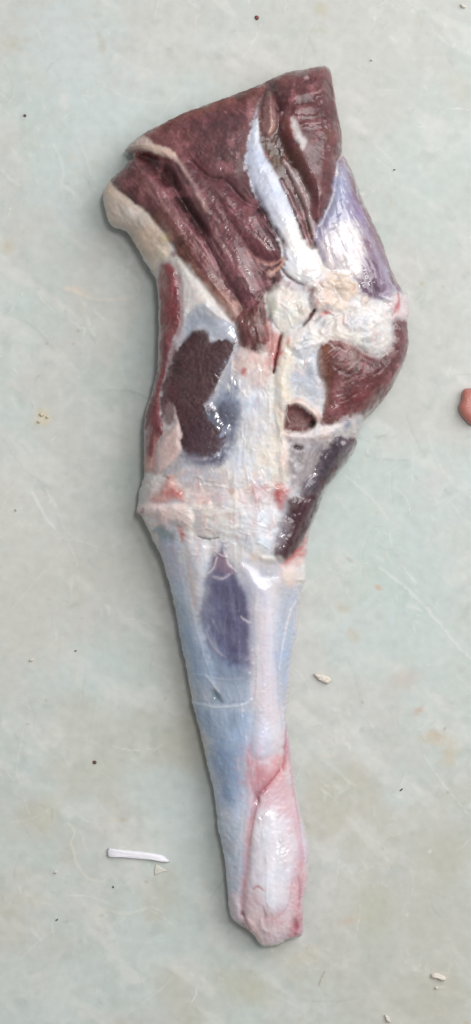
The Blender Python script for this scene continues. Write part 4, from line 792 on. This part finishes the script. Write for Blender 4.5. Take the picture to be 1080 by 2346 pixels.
T.C *= (1 - .13 * dark - .02 * pale + .07 * sm(.5, .7, lum) * sm(1350, 1250, T.Y))[..., None]
T.C *= (1 + pale[..., None] * np.array([-.012, 0, .04]))
T.C = np.clip(T.C, .004, .90)
T.R = np.clip(T.R + (.16 * gA + .12 * gB) * smo - .05 * (1 - smo), .08, .8)
T.H += 1.3 * (.3 + .7 * smo) * (fbm(T.X / 16, T.Y / 16, 2, 3) - .5) + 0.8 * gB * (.7 + dark) * smo * rel + 5 * (fbm(T.X / 70, T.Y / 70, 5, 2) - .5)
rim = np.clip(D / 10, 0, 1); rim = np.sqrt(1 - (1 - rim) ** 2)
Ht = np.maximum(bulk + T.H * rim, 0) * np.where(D > 0, 1, 0)
for it in range(1):
    Ht = 0.5 * Ht + 0.125 * (np.roll(Ht, 1, 0) + np.roll(Ht, -1, 0) + np.roll(Ht, 1, 1) + np.roll(Ht, -1, 1))
Ht = np.where(D > 0, Ht, 0)
ze = 50.0 - 10 * sm(1200, 1500, T.Y) + 5 * (fbm(T.X / 120, T.Y / 120, 3, 2) - .5)
gy, gx = np.gradient(D, ST); gl_ = np.sqrt(gx * gx + gy * gy) + 1e-6
out = D <= 0
PX = np.where(out, T.X - D * gx / gl_, T.X); PY = np.where(out, T.Y - D * gy / gl_, T.Y)
KS = 1 - 0.0105 / CAM_H
VX = wx(540 + (PX - 540) * KS); VY = wy(1173 + (PY - 1173) * KS)
ZT = (ze + Ht) * S
tb = np.clip(D / 22, 0, 1); ZB = np.maximum((ze * (1 - np.sqrt(1 - (1 - tb) ** 2))), 1.6) * S; ZB = np.where(out, ZT, ZB)
Zf = ZT / S; Zf = np.where(out, ze - 4 * np.minimum(-D, 6), Zf)
ny_, nx_ = D.shape
ay, ax = np.gradient(Zf, ST)
NRM = np.stack([-ax, ay, np.ones_like(ax)], -1); NRM /= np.linalg.norm(NRM, axis=-1, keepdims=True)
cell_in = (D[:-1, :-1] > 0) | (D[1:, :-1] > 0) | (D[:-1, 1:] > 0) | (D[1:, 1:] > 0)
idx = np.arange(ny_ * nx_).reshape(ny_, nx_)
QUAD = np.stack([idx[1:, :-1], idx[1:, 1:], idx[:-1, 1:], idx[:-1, :-1]], -1)
cellP = np.maximum(np.maximum(T.P[:-1, :-1], T.P[1:, :-1]), np.maximum(T.P[:-1, 1:], T.P[1:, 1:]))
cellP = T.P[:-1, :-1].copy()
Cf = T.C.reshape(-1, 3); Rf = T.R.reshape(-1); Nf = NRM.reshape(-1, 3)
vx, vy, zt, zb = VX.ravel(), VY.ravel(), ZT.ravel(), ZB.ravel()
drop = np.minimum(12.0, 0.8 * Ht).ravel() * S

root = bpy.data.objects.new('raw_meat_leg', None); sc.collection.objects.link(root)
root.location = (0, 0, 0); root.empty_display_size = 0.05
tag(root, 'skinned raw leg of meat, dark red muscles above, long pale bluish shank below', 'meat')

def sub(quads):
    used, inv = np.unique(quads.ravel(), return_inverse=True)
    return used, inv.reshape(-1, 4)
def border(quads):
    e = np.concatenate([quads[:, [0, 1]], quads[:, [1, 2]], quads[:, [2, 3]], quads[:, [3, 0]]])
    key = e[:, 0].astype(np.int64) * 10_000_000 + e[:, 1]; rk = e[:, 1].astype(np.int64) * 10_000_000 + e[:, 0]
    return e[~np.isin(key, rk)]
# body: closed solid; under the other tissues its top lies a little lower
allq = QUAD[cell_in]
used, qi = sub(allq)
keep0 = np.ones(ny_ * nx_, bool)
oth = QUAD[cell_in & (cellP > 0)]
mask_o = np.zeros(ny_ * nx_, bool); mask_o[np.unique(oth)] = True
m0 = np.zeros(ny_ * nx_, bool); m0[np.unique(QUAD[cell_in & (cellP == 0)])] = True
zb_top = np.where(mask_o & ~m0, zt - 0.5 * drop, zt)
vt = np.stack([vx[used], vy[used], zb_top[used]], -1); vb = np.stack([vx[used], vy[used], zb[used]], -1)
nu = len(used)
e = border(qi)
body = np_mesh('fascia', np.concatenate([vt, vb]), np.concatenate([qi, qi[:, ::-1] + nu]), M_FASCIA, root,
               col=np.concatenate([Cf[used], Cf[used]]), wet=np.concatenate([Rf[used], Rf[used]]),
               normals=np.concatenate([Nf[used], np.tile([[0, 0, -1.0]], (nu, 1))]))
body['label'] = 'white and bluish connective tissue over the whole leg'
INFO = {UPPER: ('muscle', M_MUSCLE, 'broad dark red triangular muscle at the cut upper end'), MIDDLE: ('muscle', M_MUSCLE, 'long fibrous dark red muscle running down to the joint'),
 STRIP: ('muscle', M_MUSCLE, 'narrow dark red muscle beside the tan fat'), ENDM: ('muscle', M_MUSCLE, 'short reddish muscle end above the pink slit'),
 FATL: ('fat', M_FAT, 'tan fat along the upper left edge'), OUTER: ('muscle', M_MUSCLE, 'long red muscle on the left edge'), GRAIN: ('muscle', M_MUSCLE, 'grainy dark brown cut muscle'),
 BLUE: ('membrane', M_TENDON, 'bluish film above the grainy muscle'), BLUESK: ('membrane', M_TENDON, 'blue grey film beside the grainy muscle'), FLAP: ('muscle', M_MUSCLE, 'wrinkled dark red muscle flap with pointed end'),
 TENDON: ('tendon', M_TENDON, 'broad smooth white tendon between the upper muscles'), TENDON2: ('tendon', M_MUSCLE, 'brown and pale strands beside the white tendon'),
 PURPLE: ('muscle', M_TENDON, 'purple muscle under a shiny pale film'), ROUND: ('muscle', M_MUSCLE, 'rounded dark red muscle on the right edge'), PIT: ('muscle', M_MUSCLE, 'small brown muscle window in the fascia'),
 SLIM: ('muscle', M_TENDON, 'slim grey purple muscle on the lower right edge'), DARKM: ('muscle', M_TENDON, 'dark purple muscle above the shank'), KNUCK: ('knuckle', M_TENDON, 'smooth white knuckle at the lower end'),
 SHANKM: ('muscle', M_TENDON, 'long purple blue muscle in the shank'), JOINTFAT: ('fat', M_FAT, 'white fat triangle below the strip muscle'), JOINTLUMP: ('fat', M_FAT, 'round pinkish lump on the joint'),
 WHITEPAD: ('fat', M_FAT, 'white fat pad on the joint'), LIG: ('fat', M_FAT, 'broad white fat across the joint'), LIG2: ('ligament', M_FAT, 'pale pink ligament flap at the lower left joint'), SCRAP_J: ('fascia_flap', M_FASCIA, 'torn pale fascia over the left muscle'),
 REDT: ('tissue', M_FASCIA, 'pink tissue with a dark red slit'), TRI: ('fat', M_FAT, 'pale fat at the upper left corner'), SHANKT: ('tendon', M_TENDON, 'lilac white tendon down the shank'), CREAMS: ('fat', M_FAT, 'cream fat strip below the slit')}
for pid, (nm, mt, lb) in INFO.items():
    sel = cell_in & (cellP == pid)
    if sel.sum() < 6: continue
    used, qi = sub(QUAD[sel]); nu = len(used); e = border(qi)
    vt = np.stack([vx[used], vy[used], zt[used]], -1); vb = np.stack([vx[used], vy[used], (zt - drop)[used]], -1)
    walls = np.stack([e[:, 1], e[:, 0], e[:, 0] + nu, e[:, 1] + nu], -1)
    o = np_mesh(nm, np.concatenate([vt, vb]), np.concatenate([qi, qi[:, ::-1] + nu, walls]), mt, root,
                col=np.concatenate([Cf[used], Cf[used]]), wet=np.concatenate([Rf[used], Rf[used]]),
                normals=np.concatenate([Nf[used], np.tile([[0, 0, -1.0]], (nu, 1))]))
    o['label'] = lb

# ------------------------------------------------------------------ scraps and crumbs lying on the board
def pebble(name, label, cat, mat, outline, h, group=None, warp=1.0, seed=0, ze_=0.35, n=3, lift=None):
    """a small solid with its own outline (design units), domed top and rounded underside"""
    p = crom(outline, True, n); c = p.mean(0); m = len(p); rows = [(1.0, ze_), (.93, .72), (.72, .95), (.4, 1.0)]
    V = []; r_ = np.random.RandomState(seed + 11)
    jit = 1 + 0.05 * warp * r_.randn(m)
    V.append([((c + (q - c) * .88), 0.02 * h) for q in p])
    for sc_, z in rows:
        V.append([((c + (q - c) * sc_ * (1 if sc_ > .95 else jit[i])), h * z * (1 + .12 * warp * r_.randn())) for i, q in enumerate(p)])
    verts = [(q[0], q[1], z) for row in V for q, z in row] + [(c[0], c[1], h * 1.0)]
    if lift: verts = [(x, y, z + lift(x, y)) for x, y, z in verts]
    cx, cy = wx(c[0]), wy(c[1])
    verts = [(wx(x) - cx, wy(y) - cy, z * S) for x, y, z in verts]
    faces = []
    area2 = sum(p[i][0] * p[(i + 1) % m][1] - p[(i + 1) % m][0] * p[i][1] for i in range(m))
    for r in range(len(V) - 1):
        for i in range(m):
            j = (i + 1) % m; f = [r * m + i, r * m + j, (r + 1) * m + j, (r + 1) * m + i]
            faces.append(f if area2 < 0 else f[::-1])
    t = len(verts) - 1; r = len(V) - 1
    for i in range(m):
        f = [r * m + i, r * m + (i + 1) % m, t]; faces.append(f if area2 < 0 else f[::-1])
    b = list(range(m)); faces.append(b[::-1] if area2 < 0 else b)
    me = bpy.data.meshes.new(name); me.from_pydata(verts, [], faces); me.update()
    for f in me.polygons: f.use_smooth = True
    me.materials.append(mat)
    o = bpy.data.objects.new(name, me); sc.collection.objects.link(o); o.location = (cx, cy, 0.0002)
    return tag(o, label, cat, group)
M_STRIP = plain('white_plastic', (240, 238, 244), .35, .02, 400, .1)
M_CRUMB = plain('fat_crumb', (226, 218, 206), .5, .06, 1200, .6)
M_DULL = plain('dull_fat', (214, 211, 200), .55, .05, 900, .4)
M_SCRAP = plain('scrap_meat', (190, 122, 112), .35, .06, 300, .25)
M_BLOOD = plain('dried_blood', (120, 46, 46), .4, .2, 900, .4)
M_BROWN = plain('brown_crumb', (104, 72, 52), .6, .2, 900, .4)
M_BLACK = plain('dark_crumb', (74, 74, 68), .6, .2, 900, .4)
M_YELL = plain('yellow_crumb', (216, 206, 178), .55, .1, 900, .6)
pebble('plastic_strip', 'narrow white plastic strip with a slanted tip lying left of the shank', 'strip', M_STRIP,
       [(248,1943),(262,1944),(300,1948),(340,1952),(372,1958),(384,1966),(390,1974),(376,1975),(350,1970),(310,1967),(270,1963),(249,1963),(246,1953)], 9, warp=.3)
pebble('fat_scrap', 'small cream fat scrap right of the shank middle', 'scrap', M_CRUMB, [(720,1543),(734,1544),(752,1549),(760,1558),(752,1566),(738,1562),(726,1554)], 9, 'fat scraps')
pebble('fat_scrap', 'pale triangular fat scrap just below the white plastic strip', 'scrap', M_DULL, [(357,1981),(366,1984),(384,1995),(372,1997),(362,2003),(354,2003)], 2, 'fat scraps', seed=3)
pebble('fat_scrap', 'curled white fat scrap near the lower right corner', 'scrap', M_CRUMB, [(988,2230),(1002,2228),(1020,2236),(1022,2244),(1012,2246),(1000,2240),(990,2240)], 8, 'fat scraps', seed=5)
pebble('fat_scrap', 'short white fat sliver at the bottom edge below the lower right scrap', 'scrap', M_CRUMB, [(882,2324),(890,2328),(896,2340),(890,2342),(884,2334)], 6, 'fat scraps', seed=6)
pebble('fat_scrap', 'tiny white fat crumb at the far upper right corner', 'scrap', M_CRUMB, [(1056,10),(1066,12),(1068,18),(1058,18)], 6, 'fat scraps', seed=8)
pebble('meat_scrap', 'pinkish red meat scrap cut off by the right edge', 'scrap', M_SCRAP, [(1060,894),(1076,890),(1100,892),(1120,920),(1110,960),(1085,976),(1068,966),(1054,948),(1050,932),(1056,916)], 30, warp=.15)
pebble('blood_speck', 'dark red speck at the top edge above the meat', 'speck', M_BLOOD, [(585,37),(590,36),(594,40),(592,45),(588,46),(585,42)], 3)
pebble('brown_speck', 'dark brown speck left of the lower shank', 'speck', M_BROWN, [(213,1744),(218,1742),(222,1746),(220,1750),(215,1750)], 3)
pebble('brown_speck', 'light brown speck at the upper left, left of the meat', 'speck', M_BROWN, [(55,263),(59,262),(61,266),(59,268),(55,267)], 2.5, seed=2)
for i, (x, y, lb) in enumerate([(904, 389, 'dark speck right of the pointed muscle flap'), (920, 1809, 'dark comma shaped speck right of the lower shank'), (131, 2107, 'dark speck at lower left below the plastic strip'),
        (174, 1491, 'dark speck at left, level with the shank muscle'), (260, 2032, 'dark speck under the plastic strip')]):
    r_ = np.random.RandomState(i); a = r_.uniform(0, 3); L = [4, 8, 6, 4, 5][i]; wd_ = 1.6
    ca, sa = math.cos(a + 1.2), math.sin(a + 1.2)
    pts = [(x + ca * u - sa * v, y + sa * u + ca * v) for u, v in [(-L * .6, 0), (-L * .2, -wd_), (L * .4, -wd_ * .8), (L * .6, 0), (L * .3, wd_), (-L * .2, wd_ * .8)]]
    pebble('dark_speck', lb, 'speck', M_BLACK, pts, 2, 'dark specks on the board', seed=i)
for i, (x, y, r, lb) in enumerate([(73, 1512, 4.5, 'round white crumb at left, level with the shank middle'), (128, 1998, 4, 'white crumb left of the plastic strip'), (1000, 2262, 4, 'white crumb just under the curled fat scrap'),
        (852, 138, 3, 'white crumb to the right of the flap top'), (38, 1168, 3, 'white crumb near the left edge beside the joint')]):
    r_ = np.random.RandomState(i + 30)
    pebble('white_crumb', lb, 'crumb', M_CRUMB, [(x + r * r_.uniform(.7, 1.2) * math.cos(t), y + r * r_.uniform(.6, 1) * math.sin(t)) for t in np.linspace(0, 6.28, 8)[:-1]], 5, 'white crumbs on the board', seed=i)
r_ = np.random.RandomState(99)
YL = ['largest yellowish crumb in the middle of the little heap at left', 'yellowish crumb at the bottom of the little heap at left',
      'yellowish crumb at the right side of the little heap at left', 'yellowish crumb at the left side of the little heap at left']
for i, (x, y, r) in enumerate([(97, 950, 6), (90, 966, 4), (110, 956, 4)]):
    pebble('yellow_crumb', YL[i], 'crumb', M_YELL, [(x + r * r_.uniform(.6, 1.2) * math.cos(t), y + r * r_.uniform(.5, 1) * math.sin(t)) for t in np.linspace(0, 6.28, 8)[:-1]], 4, 'yellowish crumbs in one heap', seed=i)
